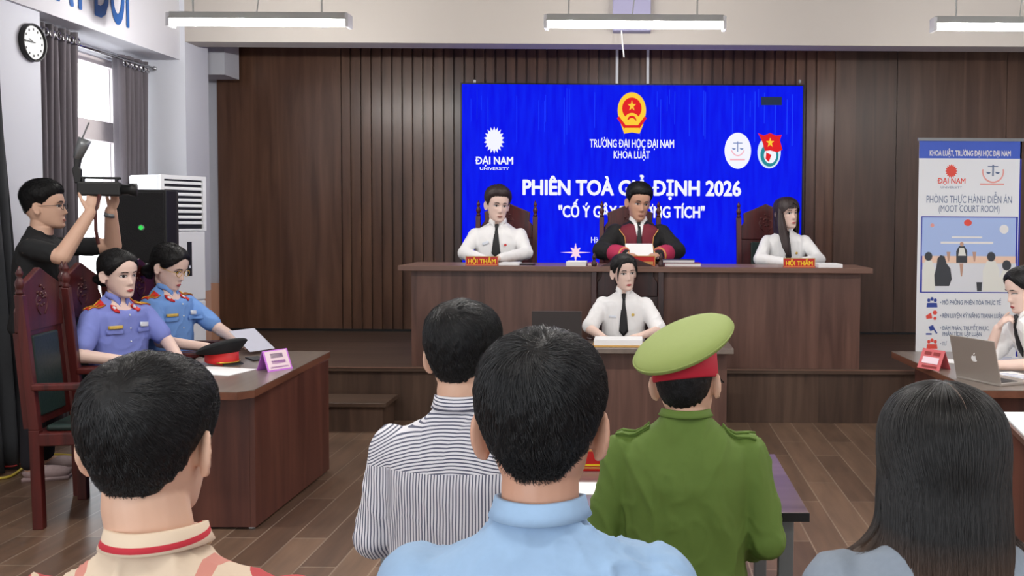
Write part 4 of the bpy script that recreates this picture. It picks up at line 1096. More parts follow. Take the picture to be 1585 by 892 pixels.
# ---------------------------------------------------------------- clerk
d = person('person in white shirt, black tie and tied-back hair at the desk before the bench', at(966, 420, 6.24).x, 6.26, 0, 0, .905, 1.13, head=(20, -2, -4), male=False, skin='skin_fair',
           arms={-1: dict(e=(-.25, -.12, .80), w=(-.15, -.30, .765), d=(.4, -.9, -.1), n=(0, 0, 1), c=.3), 1: dict(e=(.26, -.12, .79), w=(.14, -.30, .775), d=(-.85, -.45, 0), n=(0, 0, 1), c=.35)}, sleeve='elbow', seed=5, kf=.26)
h_, tr_ = hair_cap(d['Mh'], [(0, 38), (30, 33), (50, 22), (66, 4), (80, -4), (95, 4), (104, -2), (116, -18), (135, -34), (180, -40)], .012, 'hair_black', d['P'], 5)
lock(d, [(0, .09, .03), (0, .125, .02), (0, .13, -.05), (0, .12, -.16)], [.03, .032, .028, .008], 'hair_black', h_, .8)
for s in (-1, 1): lock(d, [(s * .03, -.075, .085), (s * .058, -.082, .05), (s * .068, -.070, .01), (s * .068, -.060, -.05)], [.009, .010, .006, .002], 'hair_black', h_, .5)
tie(d, z1=.74, w_=.034); placket(d); chest(d, oval(.068, .90, .011, .011), 'lapel_pin', 'badge_gold', .006); chest(d, rect(-.08, .885, .05, .016), 'name_tag', 'badge_white', .004)

# ---------------------------------------------------------------- prosecutors
def uniform_bits(d, blue=True):
    nz = d['nz']
    for s in (-1, 1):
        shoulder_board(d, s)
        tb = patch(d['gt'], Matrix.Identity(4), rect(s * .060, nz - .062, .022, .034, s * .35), 'collar_tab', 'badge_red', d['G'], .012)
        patch(d['gt'], Matrix.Identity(4), star(s * .058, -(nz - .060), .010, .010), 'tab_star', 'badge_white', tb or d['G'], .018, rings_=1) if False else patch(d['gt'], Matrix.Identity(4), oval(s * .058, nz - .060, .008, .008, 8), 'tab_star', 'badge_white', tb or d['G'], .017, rings_=1)
        fl = chest(d, rect(s * .085, .885, .085, .026), 'pocket_flap', d['G'].data.materials[0].name, .007)
    chest(d, rect(-.085, .912, .070, .018), 'name_bar', 'badge_gold', .012); chest(d, rect(.085, .915, .055, .026, -.1), 'name_tag', 'badge_white', .012)
    placket(d)
d = person(
    'person in purplish blue uniform without glasses, nearer of the two at the left desk', -2.80, 5.02, 0, 62, .94, 1.12, head=(2, -4, -2), male=False, skin='skin_fair', top='shirt_periwinkle', sleeve='short', seed=6, vneck=.9,
    arms={-1: dict(e=(-.26, -.06, .77), w=(-.10, -.27, .735), d=(.2, -.95, -.05), n=(0, 0, 1), c=.3), 1: dict(e=(.22, -.12, .80), w=(.10, -.38, .745), d=(-.4, -.9, 0), n=(0, 0, 1), c=.3)})
PULL = [(0, 43), (18, 38), (34, 27), (50, 13), (66, 0), (80, -4), (95, 6), (104, -2), (116, -18), (135, -34), (180, -40)]
h_, tr_ = hair_cap(d['Mh'], PULL, .012, 'hair_black', d['P'], 6, tf=lambda az, el: .010 + .010 * max(0, -math.cos(R(az))))
lock(d, [(0, .095, -.005), (.0, .135, -.02), (.0, .14, -.05), (0, .12, -.075)], [.036, .048, .046, .02], 'hair_black', h_, .85)
fur(d['Mh'], tr_, PULL, 2500, 'hair_black', h_, Lf=lambda a, e: .06, lift=.003, rad=.0006, mode='target', target=(180, -5), seed=4)
uniform_bits(d)
d = person('person with glasses in sky blue uniform holding a greyish sheet at the left desk', -2.80, 5.56, 0, 74, .95, 1.12, head=(4, -20, 0), male=False, skin='skin_fair', top='shirt_sky', sleeve='short', seed=7, vneck=.9, closed=False,
           arms={-1: dict(e=(-.24, -.16, .77), w=(-.20, -.46, .745), d=(.25, -.95, 0), n=(-.2, 0, 1), c=.5), 1: dict(e=(.20, -.22, .79), w=(-.04, -.54, .77), d=(-.3, -.9, .05), n=(.3, 0, 1), c=.6)})
h_, tr_ = hair_cap(d['Mh'], PULL, .014, 'hair_black', d['P'], 7, tf=lambda az, el: .012 + .010 * max(0, -math.cos(R(az))))
lock(d, [(0, .095, -.02), (.0, .13, -.05), (.0, .13, -.085), (0, .11, -.11)], [.036, .046, .042, .02], 'hair_black', h_, .85)
fur(d['Mh'], tr_, PULL, 2500, 'hair_black', h_, Lf=lambda a, e: .06, lift=.003, rad=.0006, mode='target', target=(180, -15), seed=5)
glasses(d['Mh'], d['P'], 'gold'); uniform_bits(d); W2 = d

# ---------------------------------------------------------------- photographer
d = person('standing person in black t-shirt and glasses lifting a camcorder beside the wall', -3.32, 5.16, 0, 106, .935, 1.10, ak=1.25, head=(-2, 4, 0), skin='skin_warm', standing=True, top='tshirt_black', sleeve='short', seed=8, vneck=.5, collar=False, trouser='trousers_dark', shoe='sneaker', face_lips='lip_dark', lean=.03,
           arms={-1: dict(e=(-.26, -.20, 1.31), w=(-.20, -.335, 1.565), d=(.1, -.2, .95), n=(-.8, -.3, .1), c=.9, t=1), 1: dict(e=(.13, -.37, 1.36), w=(-.03, -.40, 1.575), d=(.0, -.35, .9), n=(.6, -.6, 0), c=.8, t=-1)})
FADE = [(0, 34), (25, 34), (50, 28), (66, 14), (78, 6), (92, 12), (104, 6), (116, -2), (135, -16), (180, -26)]
h_, tr_ = hair_cap(d['Mh'], FADE, .014, 'hair_black', d['P'], 8, tf=lambda az, el: .003 + .028 * max(0, math.sin(R(el))) ** 1.3)
fur(d['Mh'], tr_, FADE, 3000, 'hair_black', h_, Lf=lambda a, e: .030 if e > 30 else .010, lift=.006, rad=.0006, seed=8)
glasses(d['Mh'], d['P'])
MB().tube([d['A'][1]['w'] + Vector((0, 0, -.03)) if False else Vector(d['A'][1]['w']) + Vector((.005, .01, -.035)), Vector(d['A'][1]['w']) + Vector((0, .005, -.012))], [.031, .030], 18).build('wristwatch', 'grey_metal', d['P'], True)

# ---------------------------------------------------------------- woman at the right edge
d = person('person in white blouse resting chin on hand at the right frame edge', 2.24, 5.0, 0, -82, .90, 1.10, head=(4, -14, 0), male=False, skin='skin_fair', lean=.20, sleeve='elbow', seed=9, closed=True, wr=.007,
           arms={-1: dict(e=(-.14, -.37, .765), w=(-.07, -.34, .965), d=(.5, .25, .8), n=(-.3, -.8, .2), c=.9), 1: dict(e=(.22, -.26, .79), w=(.14, -.52, .775), d=(-.3, -.95, 0), n=(0, 0, 1), c=.35)})
h_, tr_ = hair_cap(d['Mh'], PULL, .014, 'hair_black', d['P'], 9)
lock(d, [(0, .095, .02), (.0, .14, .03), (.0, .15, -.01), (0, .12, -.06)], [.03, .04, .035, .02], 'hair_black', h_, .85)
tie(d, z1=.80, w_=.03)

# ---------------------------------------------------------------- audience, seen from behind
back = (0, -1, 0)
AR = {s: dict(e=(s * .225, .02, .74), w=(s * .15, -.20, .63), d=(-s * .3, -.9, -.1), n=(0, 0, 1), c=.4) for s in (-1, 1)}
hl = lambda az, el: .050 if el > 35 else (.034 if el > 5 else (.018 if el > -15 else .005))
def near_hair(d, tab, seed, n_, thick, wh=(176, 50), shape=None, spiky=.006, sw_=.5, Lf=hl):
    h_, tr_ = hair_cap(d['Mh'], tab, .018, 'hair_black', d['P'], seed, .0025, tf=shape)
    fur(d['Mh'], tr_, tab, n_, 'hair_strand', h_, whorl=wh, swirl=sw_, Lf=Lf, lift=spiky, rad=.00038, seed=seed)
    return h_
def shp(top_, side, low=.003): return lambda az, el: low + side * min(1, max(0, (el + 20) / 35)) * (.55 + .45 * max(0, -math.cos(R(az)))) + top_ * max(0, math.sin(R(el))) ** 1.5
d = person('person in cream shirt with red plaid lines, seen from behind at lower left', at(231, 650, 1.25).x + .014, 1.25, 0, 182, .928, .99, head=(0, -2, 0), skin='skin_warm', arms=AR, top='shirt_plaid', facing=False, voxel=.004, cvox=.007, seed=10, wr=.007, hz=.018, hx=.017, es=1.08, collar_mat='collar_cream', cst=1.0)
near_hair(d, [(0, 36), (50, 30), (66, 8), (78, -8), (92, 8), (104, 0), (116, -20), (140, -36), (160, -47), (180, -50)], 21, 16000, .02, (178, 46), shp(.006, .012), .0035)
AUD1 = d
d = person('person in plain light blue collared shirt, seen from behind at lower centre', at(838, 600, 1.3).x, 1.30, 0, 180, .952, 1.04, head=(0, -2, 0), skin='skin_tan', arms=AR, top='shirt_light_blue', facing=False, voxel=.004, cvox=.007, seed=11, wr=.009, es=1.12, cst=1.0)
near_hair(d, [(0, 36), (50, 30), (66, 8), (78, -8), (92, 10), (104, 4), (116, -16), (140, -34), (160, -48), (180, -50)], 22, 18000, .02, (180, 58), shp(.006, .013), .006)
AUD2 = d
patch(d['gt'], Matrix.Identity(4), [(-.165, .990), (0, .992), (.165, .990), (.165, .9935), (0, .9955), (-.165, .9935)], 'yoke_seam', 'seam_blue', d['G'], .002, back, rings_=2)
d = person('person in white shirt with thin grey stripes, seen from behind left of the officer', at(716, 520, 2.19).x, 2.19, 0, 176, .925, 1.04, head=(-6, -6, 0), skin='skin_warm', arms=AR, top='shirt_striped', facing=False, voxel=.0045, cvox=.007, seed=12, wr=.005, cst=1.1)
near_hair(d, [(0, 36), (50, 30), (66, 8), (78, -8), (92, 8), (104, 0), (116, -18), (140, -34), (160, -44), (180, -46)], 23, 10000, .02, (172, 55), shp(.008, .013), .004)
AUD3 = d
ys = patch(d['gt'], Matrix.Identity(4), [(-.17, .925), (.17, .925), (.17, .931), (-.17, .931)], 'yoke_seam', 'paper_grey', d['G'], .003, back, rings_=1)
d = person('seated officer in olive green uniform seen from behind under a peaked cap', at(1062, 560, 2.28).x, 2.27, 0, 176, .895, 1.04, hz=-.04, head=(-10, -4, 5), skin='skin_warm', arms=AR, top='uniform_green', facing=False, voxel=.0045, cvox=.007, seed=13, wr=.007, sw=.185, cst=.65)
h_ = near_hair(d, [(0, 20), (66, 8), (78, -8), (92, 8), (104, 0), (116, -20), (140, -36), (180, -46)], 24, 5000, .02, (180, 60), lambda az, el: .004, .002, Lf=lambda a, e: .010)
Mc = d['Mh']
hatroot = bpy.data.objects.new('peaked_cap', None); COL.objects.link(hatroot); hatroot.location = d['P'].location; hatroot.rotation_euler = d['P'].rotation_euler; hatroot.scale = d['P'].scale
tag(hatroot, 'olive green peaked cap with red band worn by the officer seen from behind', 'cap')
peaked_cap(Mc @ Matrix.Translation((0, 0, -.012)), hatroot, 'cap_green', 'cap_red', tilt=.38, roll=-.20)
for s in (-1, 1): shoulder_board(d, s, 'uniform_green', 'uniform_green', .10, .19)
OFF = d
d = person('person with straight dark long hair and grey top, seen from behind at lower right', at(1462, 700, 1.3).x, 1.30, 0, 182, .95, .98, hz=-.045, ears=False, head=(0, -3, 0), male=False, skin='skin_fair', arms=AR, top='grey_shirt', facing=False, voxel=.0045, cvox=.007, seed=14, wr=.004, collar=False)
h_, Sf = long_shell(d, lambda a: -.13 - .15 * max(0, -math.cos(R(a))) ** .7, 'hair_black', 44, 316, 9, .021, lambda a: .015 + .035 * abs(math.sin(R(a))) ** 8, wob=.003, wmul=1.0)
m = MATS['hair_ombre'] = bpy.data.materials.new('hair_ombre'); m.use_nodes = True
n = m.node_tree.nodes; l = m.node_tree.links; b = n['Principled BSDF']; t = n.new('ShaderNodeTexCoord'); sp = n.new('ShaderNodeSeparateXYZ'); mr = n.new('ShaderNodeMapRange'); mx = n.new('ShaderNodeMix'); mx.data_type = 'RGBA'
l.new(t.outputs['Object'], sp.inputs[0]); l.new(sp.outputs['Z'], mr.inputs['Value']); mr.inputs['From Min'].default_value = 1.07; mr.inputs['From Max'].default_value = .94
l.new(mr.outputs[0], mx.inputs[0]); mx.inputs[6].default_value = (*srgb((17, 16, 16)), 1); mx.inputs[7].default_value = (*srgb((96, 66, 44)), 1); l.new(mx.outputs[2], b.inputs['Base Color']); b.inputs['Roughness'].default_value = .45
h_.data.materials[0] = m
rs = random.Random(5); pls = []; rads = []
for k in range(11000):
    az = rs.uniform(50, 310); v0 = 0 if rs.random() < .3 else rs.uniform(0, .5); v1 = min(1.04, v0 + rs.uniform(.5, .9)); off = rs.uniform(-.002, .006); dr = rs.gauss(0, 5); ph = rs.uniform(0, 6); cl = 4 * noise.noise(Vector((az * .15, 0, 3)))
    pts = []
    for q in range(12):
        v = v0 + (v1 - v0) * q / 11; a = az + (dr + cl) * v + 1.5 * math.sin(ph + v * 5)
        if v < .4: a = 180 + (a - 180) * (1 + (180 / 132 - 1) * min(1, (1 - v / .4) * 2.2))
        pts.append(tuple(d['Mh'] @ Sf(a, min(v, 1.04), off)))
    pls.append(pts); rads.append(.00042)
strands('hair_strands', pls, rads, 'hair_ombre', h_)
MB().tube([d['Mh'] @ Sf(182, v, .0045) for v in np.linspace(.02, .17, 7)], [.0006, .0012, .0016, .002, .002, .0014, .0004], 6).build('parting', 'scalp', h_, True)
GIRL = d
# ================================================================ THINGS
# name plates on the bench
def plate(name, x, y, z, rz, w_, h_, label, mt='plate_red', text=None, tm='yellow', group=None, tent=False):
    t = thing(name, (x, y, z), R(rz), label, 'nameplate', group)
    if not tent:
        MB().box(-w_ / 2, w_ / 2, -.002, .004, .004, h_).build('plate', mt, t)
        MB().box(-w_ / 2, w_ / 2, -.015, .03, 0, .004).build('base', mt, t)
        mb = MB(); e = .005
        mb.box(-w_ / 2, w_ / 2, -.0035, -.002, h_ - e, h_).box(-w_ / 2, w_ / 2, -.0035, -.002, .004, .004 + e).box(-w_ / 2, -w_ / 2 + e, -.0035, -.002, .004, h_).box(w_ / 2 - e, w_ / 2, -.0035, -.002, .004, h_)
        mb.build('border', 'plate_red' if mt == 'yellow' else 'amber_wood', t)
        if text: lettering('lettering', text, (-w_ * .42, -.0022, h_ * .24), (1, 0, 0), (0, 0, 1), w_ * .84, h_ * .45, tm, t, .03, .001)
    else:
        k = .045
        mb = MB(); mb.prism([(-k, 0), (-k + .003, 0), (0, h_ - .004), (k - .003, 0), (k, 0), (0, h_)], (-w_ / 2, 0, 0), (0, 1, 0), (0, 0, 1), (w_, 0, 0)); mb.build('plate', mt, t)
    return t
G_ = 'red nameplates on the bench'
def onb(px, py, Y): p = at(px, py, Y); return p.x
plate('nameplate', onb(746, 405, 6.62), 6.62, BENCH_TOP, 0, .23, .066, 'red plate reading HỘI THẨM in yellow before the person in white shirt', text='HỘI THẨM', group=G_)
plate('nameplate', onb(1237, 411, 6.62), 6.62, BENCH_TOP, 0, .225, .066, 'red plate reading HỘI THẨM in yellow before the long-haired person', text='HỘI THẨM', group=G_)
t = plate('nameplate', onb(985, 405, 6.66), 6.66, BENCH_TOP, 0, .27, .075, 'red and yellow plate before the robed judge, half hidden by the clerk chair', group=G_)
MB().box(-.12, .12, -.004, -.0025, .012, .034).build('yellow_band', 'amber_wood', t)
# tent plates
pA = atz(425, 572, DT)
t = plate('nameplate', pA.x, pA.y, DT, 58, .145, .10, 'purplish pink folded plate on the left desk near its edge', 'plate_magenta', tent=True)
def tentface(t, h_, w_, items):
    k = .045; V = Vector((0, k, h_)).normalized(); L = math.hypot(k, h_)
    for (x0_, x1_, a, b_, mt, nm) in items:
        mb = MB(); mb.prism([(x0_ * w_, a * L), (x1_ * w_, a * L), (x1_ * w_, b_ * L), (x0_ * w_, b_ * L)], (0, -k - .0015, .0006), (1, 0, 0), V, Vector((0, -.0012, .0006))); mb.build(nm, mt, t)
tentface(t, .10, .145, [(-.44, .44, .06, .94, 'pale_pink', 'face_panel'), (-.36, .36, .12, .2, 'plate_magenta', 'ink_line')])
tentface(t, .10, .145, [(-.25, .25, .60, .82, 'purple_ink', 'ink_mark')]); t.children[-1].location = (0, -.0018, 0)
tentface(t, .10, .145, [(-.26, .30, .32, .48, 'plate_magenta', 'ink_mark')]); t.children[-1].location = (0, -.0018, 0)
pB = atz(1448, 572, DT)
t = plate('nameplate', pB.x, pB.y + .03, DT, -58, .145, .10, 'pinkish red folded plate on the right desk left of the silver laptop', 'plate_pink', tent=True)
tentface(t, .10, .145, [(-.36, .36, .28, .60, 'pale_pink', 'face_panel'), (-.34, -.05, .70, .86, 'dark_red_ink', 'ink_mark'), (.05, .34, .70, .86, 'dark_red_ink', 'ink_mark'), (-.30, .36, .08, .18, 'dark_red_ink', 'ink_line')])
pC = atz(942, 733, FT)
t = plate('nameplate', pC.x - .02, pC.y + .04, FT, 0, .20, .062, 'red plate with yellow marks on the table glimpsed between blue shirt and officer', 'plate_red')
lettering('lettering', 'BỊ CÁO', (-.08, -.0022, .018), (1, 0, 0), (0, 0, 1), .16, .030, 'yellow', t, .03, .001) if False else MB().box(-.085, .06, -.004, -.0022, .012, .018).box(.0, .008, -.004, -.0022, .022, .048).build('yellow_mark', 'yellow', t)
pD = atz(940, 748, FT)
tag(MB().box(-.16, .16, -.12, 0, 0, .002).build('paper_sheet', 'paper'), 'white sheet lying on the table between blue shirt and officer', 'paper').location = (pD.x, pD.y - .0, FT)

# papers and objects on the bench
def sheet(name, px, py, Y, w_, dpt, h_, mt, label, rz=0, cat='paper', z=BENCH_TOP, x=None):
    xx = at(px, py, Y).x if x is None else x
    o = MB().box(-w_ / 2, w_ / 2, -dpt / 2, dpt / 2, 0, h_).build(name, mt, None, bevel=min(.002, h_ / 3)); o.location = (xx, Y, z); o.rotation_euler = (0, 0, R(rz)); return tag(o, label, cat)
def book(name, xx, Y, z, w_, dpt, h_, cover, label, rz=0, cat='book'):
    t = thing(name, (xx, Y, z), R(rz), label, cat); MB().box(-w_ / 2, w_ / 2, -dpt / 2, dpt / 2, 0, .002).box(-w_ / 2, w_ / 2, -dpt / 2, dpt / 2, h_ - .002, h_).box(-w_ / 2, -w_ / 2 + .002, -dpt / 2, dpt / 2, .002, h_ - .002).build('cover', cover, t)
    MB().box(-w_ / 2 + .002, w_ / 2 - .003, -dpt / 2 + .003, dpt / 2 - .003, .0021, h_ - .0021).build('pages', 'paper', t); return t
sheet('paper_stack', 790, 408, 6.72, .14, .2, .018, 'paper', 'short white paper stack right of the left HỘI THẨM plate')
sheet('smartphone', 812, 408, 6.74, .08, .14, .009, 'black_plastic', 'dark phone lying between paper stack and white box on the bench', 80, 'phone')
sheet('paper_box', 893, 408, 6.70, .14, .2, .032, 'paper', 'small white box on the bench under the light sparkle of the screen', 0, 'box')
book('notebook', at(918, 412, 6.72).x, 6.72, BENCH_TOP, .07, .17, .022, 'cable_red', 'small dark red notebook beside the white box on the bench')
book('case_file', at(1056, 408, 6.74).x, 6.74, BENCH_TOP, .26, .20, .024, 'robe_maroon', 'maroon case file lying on the bench right of the robed judge')
book('folder', at(1052, 405, 6.76).x - .01, 6.76, BENCH_TOP + .0245, .23, .17, .022, 'black_plastic', 'black folder stacked on the maroon case file')
sheet('paper_stack', 1281, 412, 6.70, .17, .22, .026, 'paper', 'white paper stack right of the right HỘI THẨM plate')
# sheets in judge's hands
o = MB().box(-.105, .105, -.0015, .0015, 0, .20).build('paper_sheet', 'paper'); o.location = (at(990, 390, 7.0).x, 6.99, BENCH_TOP + .06); o.rotation_euler = (R(-64), 0, R(2)); tag(o, 'white sheet held up by the robed judge', 'paper')
# W2's sheet
pw = at(388, 530, 5.28)
o = MB().box(-.085, .085, -.0008, .0008, -.10, .10).build('paper_sheet', 'paper_grey'); o.location = (pw.x, 5.30, .745); o.rotation_euler = (R(-58), R(0), R(62)); tag(o, 'greyish sheet held by the bespectacled person at the left desk', 'paper')

# laptops
def laptop(x, y, z, rz, label, lid, w_=.31, logo=True, tilt=12):
    t = thing('laptop', (x, y, z), R(rz), label, 'laptop')
    MB().box(-w_ / 2, w_ / 2, -.21, 0, 0, .014).build('base', lid, t, bevel=.003)
    MB().box(-w_ / 2 + .02, w_ / 2 - .02, -.13, -.02, .0142, .0155).build('keyboard', 'black_plastic', t)
    a = R(tilt); V = Vector((0, math.sin(a), math.cos(a))); N = Vector((0, math.cos(a), -math.sin(a)))
    l_ = MB().prism([(-w_ / 2, 0), (w_ / 2, 0), (w_ / 2, .21), (-w_ / 2, .21)], (0, .0, .010), (1, 0, 0), V, -N * .006).build('lid', lid, t, bevel=.002)
    MB().prism([(-w_ / 2 + .008, .01), (w_ / 2 - .008, .01), (w_ / 2 - .008, .2), (-w_ / 2 + .008, .2)], Vector((0, 0, .010)) - N * .0061, (1, 0, 0), V, -N * .001).build('display', 'black_plastic', l_)
    if logo:
        O_ = Vector((0, 0, .010)) + N * .0006
        pts = []
        for k in range(28):
            th = 2 * PI * k / 28; r_ = .017 * (1 + .06 * math.cos(2 * th)); x_ = r_ * math.cos(th) * 1.0; y_ = r_ * math.sin(th) * 1.05
            if abs(th - PI / 2) < .3: y_ -= .004
            if abs(th - 3 * PI / 2) < .25: y_ += .002
            if th < .55 or th > 2 * PI - .25: x_ -= .007
            pts.append((x_, .108 + y_))
        MB().prism(pts, O_, (-1, 0, 0), V, N * .0006).build('logo', 'paper', l_)
        MB().prism([(.0, .128), (.004, .129), (.009, .134), (.009, .138), (.004, .136), (.0, .131)], O_, (-1, 0, 0), V, N * .0006).build('logo_leaf', 'paper', l_)
    return t
bl, br_ = atz(1481, 585, DT), atz(1548, 599, DT); mid = (bl + br_) / 2; an = math.degrees(math.atan2((br_ - bl).y, (br_ - bl).x))
laptop(mid.x, mid.y, DT, an + 180, 'silver laptop with white fruit emblem on the right desk', 'silver', (br_ - bl).length * 1.03, True, 14)
pl = at(866, 480, 5.98)
laptop(pl.x, 5.80, .655, 180, 'dark laptop seen from behind on the clerk desk', 'dark_laptop', .31, False, 8)
pp = at(958, 520, 5.95)
sheet('paper_stack', 0, 0, 5.83, .30, .18, .035, 'paper', 'thick white paper stack in front of the clerk', 0, z=.655, x=pp.x)
sheet('file_folder', 0, 0, 5.83, .32, .20, .012, 'amber_wood', 'yellowish folder edge under the papers before the clerk', 0, 'folder', z=.655, x=pp.x)
bpy.data.objects['paper_stack.002'].location.z = .667

# things on left desk
pc = atz(336, 566, DT)
t = thing('peaked_cap', (pc.x, pc.y + .06, DT), R(70), 'black peaked cap with red band and gold cord lying on the left desk', 'cap', scale=.86)
peaked_cap(Matrix.Translation((0, 0, -.012)), t, 'tshirt_black', 'badge_red', cord='gold', tilt=.30)
ps = atz(350, 575, DT)
sheet('paper_sheet', 0, 0, ps.y, .21, .29, .003, 'paper', 'white sheets lying under the edge of the black cap on the left desk', 75, z=DT, x=ps.x - .04)
pk = atz(385, 560, DT); t = thing('smartphone', (pk.x, pk.y + .09, DT), R(40), 'dark phone lying on the left desk beside the cap', 'phone'); MB().box(-.035, .035, -.07, .07, 0, .008).build('body', 'black_plastic', t, bevel=.003)
# papers on the right desk
for k, (px, py, rz, lb) in enumerate(((1572, 585, 20, 'printed sheets spread before the person at the right desk, nearest the frame edge'), (1560, 560, -10, 'printed sheets under the hands of the person at the right desk'))):
    pq = atz(px, py, DT); o = sheet('paper_sheet', 0, 0, pq.y, .21, .29, .004, 'paper', lb, rz, z=DT + .001 + .005 * k, x=pq.x)
    mb = MB(); 
    for q in range(6): mb.box(-.08, .08 - .02 * (q % 3), -.11 + q * .04, -.104 + q * .04 , .0042, .0048)
    mb.build('print_line', 'badge_blue', o)
pq = atz(1473, 560, DT); sheet('paper_sheet', 0, 0, pq.y, .10, .14, .003, 'paper', 'small white sheet behind the pinkish plate on the right desk', -30, z=DT + .0005, x=pq.x)

# camcorder
cw = at(156, 293, 5.12)
t = thing('camcorder', (cw.x, 5.12, cw.z), R(20), 'black camcorder held up by the standing photographer', 'camera')
MB().box(-.11, .10, -.035, .035, -.038, .04).build('body', 'black_plastic', t, bevel=.01)
MB().tube([(.10, 0, .0), (.14, 0, .0), (.142, 0, 0), (.175, 0, 0)], [.028, .028, .034, .036], 20).build('lens', 'black_plastic', t, True)
MB().box(-.10, .10, -.012, .012, .055, .068).box(-.09, -.075, -.012, .012, .03, .06).box(.07, .085, -.012, .012, .03, .06).build('top_handle', 'black_plastic', t, bevel=.004)
MB().prism([(-.012, .0), (.018, .0), (.022, .075), (.012, .085), (.026, .16), (-.010, .16), (-.014, .09), (-.024, .075)], (-.11, -.018, .03), (1, 0, 0), (0, 0, 1), (0, .04, 0)).build('light_mount', 'black_plastic', t, bevel=.006)
MB().tube([(-.11, 0, .16), (-.085, 0, .23), (-.07, 0, .27)], [.022, .03, .034], 16).build('video_light', 'grey_metal', t, True)
MB().tube([(-.085, 0, .27), (-.05, .0, .36)], .004, 6).build('antenna', 'grey_metal', t)
MB().tube([(.0, -.03, -.03), (-.02, -.045, -.12), (-.02, -.04, -.22), (-.01, -.03, -.30)], .009, 6).build('strap', 'chair_wood', t)

# loudspeaker on stand
sp0, sp1 = at(181, 293, 6.2), at(257, 400, 6.2)
t = thing('loudspeaker', ((sp0.x + sp1.x) / 2, 6.2, 1.13), R(8), 'black loudspeaker cabinet with round logo beside the air conditioner', 'speaker'); hw = (sp1.x - sp0.x) / 2; hh = sp0.z - 1.13
MB().prism([(-hw, 0), (hw, 0), (hw, .18), (hw * .8, .32), (-hw * .8, .32), (-hw, .18)], (0, 0, 0), (1, 0, 0), (0, 1, 0), (0, 0, hh)).build('cabinet', 'black_plastic', t, bevel=.01)
MB().box(-hw + .015, hw - .015, -.008, -.0005, .02, hh - .02).build('grille', 'grille_cloth', t, bevel=.003)
disc(MB(), .022, -.0085, -.011, 24, c=(0, .11 + (1.37 - 1.13 - .11) )).build('logo', 'grey_metal', t, True)
disc(MB(), .015, -.0112, -.012, 24, c=(0, .24)).build('logo_center', 'logo_green_glow', t, True)  # logo centre is no lamp, its green material glows by itself
t2 = thing('speaker_stand', (t.location.x, 6.34, 0), 0, 'black tripod stand under the loudspeaker', 'stand')
MB().tube([(0, 0, .25), (0, 0, 1.129)], .018, 12).build('pole', 'black_metal', t2, True)
for k in range(3):
    a = k * 2 * PI / 3 + .5; MB().tube([(0, 0, .62), (.30 * math.cos(a), .30 * math.sin(a), .012)], .011, 8).build('leg', 'black_metal', t2, True)
MB().tube([(0, 0, .58), (0, 0, .66)], .028, 12).build('collar', 'black_metal', t2, True)

# air conditioner: front faces across the room
c0_, c1_, c2_ = at(248, 270, 6.9), at(318, 272, 7.26), at(190, 267, 7.1)
ang = math.atan2(c1_.y - c0_.y, c1_.x - c0_.x); wA = math.hypot(c1_.x - c0_.x, c1_.y - c0_.y); dA = .34
t = thing('air_conditioner', (c0_.x, c0_.y, STAGE_Z), ang, 'tall white floor-standing air conditioner with louvres in the left corner', 'air conditioner'); HA = c0_.z - STAGE_Z
MB().box(0, wA, .02, dA, 0, HA).build('casing', 'plastic_white', t, bevel=.012)
fr = MB().box(.01, wA - .01, .0, .019, .42, HA - .42).build('front_panel', 'plastic_white', t, bevel=.006)
MB().box(.01, wA - .01, .0, .019, .01, .41).build('lower_panel', 'plastic_white', t, bevel=.006)
mb = MB(); mb.box(.0, wA, -.004, .019, HA - .03, HA).box(0, .03, -.004, .019, HA - .40, HA - .03).box(wA - .03, wA, -.004, .019, HA - .40, HA - .03).box(0, wA, -.004, .019, HA - .415, HA - .40)
mb.build('outlet_frame', 'plastic_white', t)
MB().box(.03, wA - .03, .012, .0195, HA - .40, HA - .03).build('outlet', 'black_plastic', t)
for k in range(8):
    z_ = HA - .065 - k * .043; MB().prism([(0, 0), (.012, .010), (.012, .022), (0, .012)], (.032, .0, z_), (0, 1, 0), (0, 0, 1), (wA - .064, 0, 0)).build('louvre', 'plastic_white', t)
MB().box(wA * .56, wA * .66, -.003, .0, HA - .76, HA - .50).build('display', 'black_plastic', fr)
MB().box(wA * .59, wA * .63, -.0036, -.003, HA - .70, HA - .68).build('indicator', 'badge_white', fr)

# roll-up banner
YB_ = 6.42
def Bp(px, py): p = at(px, py, YB_); return p.x, p.z
bx0, bz1 = Bp(1423, 217); bx1, _ = Bp(1582, 217); bw = bx1 - bx0; bh = bz1 - .09
t = thing('rollup_banner', (bx0, YB_, 0), 0, 'tall white roll-up banner with blue header and court photograph', 'banner'); ban = t
MB().box(0, bw, 0, .002, .09, bz1).build('sheet', 'banner_white', t)
MB().box(-.01, bw + .01, -.008, .01, bz1 - .005, bz1 + .015).build('top_rail', 'grey_metal', t)
MB().box(-.01, bw + .01, -.06, .08, 0.0, .09).build('cassette', 'grey_metal', t, bevel=.01)
MB().tube([(bw / 2, .03, .09), (bw / 2, .012, bz1 - .01)], .007, 8).build('support_pole', 'grey_metal', t)
def px2(px, py):      # banner is measured on its own face: fraction of width and height
    p = Bp(px, py); return p[0] - bx0, p[1]
def brect(name, xa, ya, xb, yb, mt, lvl=1, parent=None):
    a, b_ = px2(xa, ya), px2(xb, yb); return MB().box(max(0, a[0]), min(bw, b_[0]), -.0004 * lvl - .0005, -.0003 * lvl + .0001, b_[1], a[1]).build(name, mt, parent or ban)
def bpoly(name, pts, mt, lvl=1, parent=None):
    q = [px2(*p) for p in pts]; mb = MB(); mb.prism(q, (0, -.0004 * lvl - .0005, 0), (1, 0, 0), (0, 0, 1), (0, .0004, 0)); return mb.build(name, mt, parent or ban)
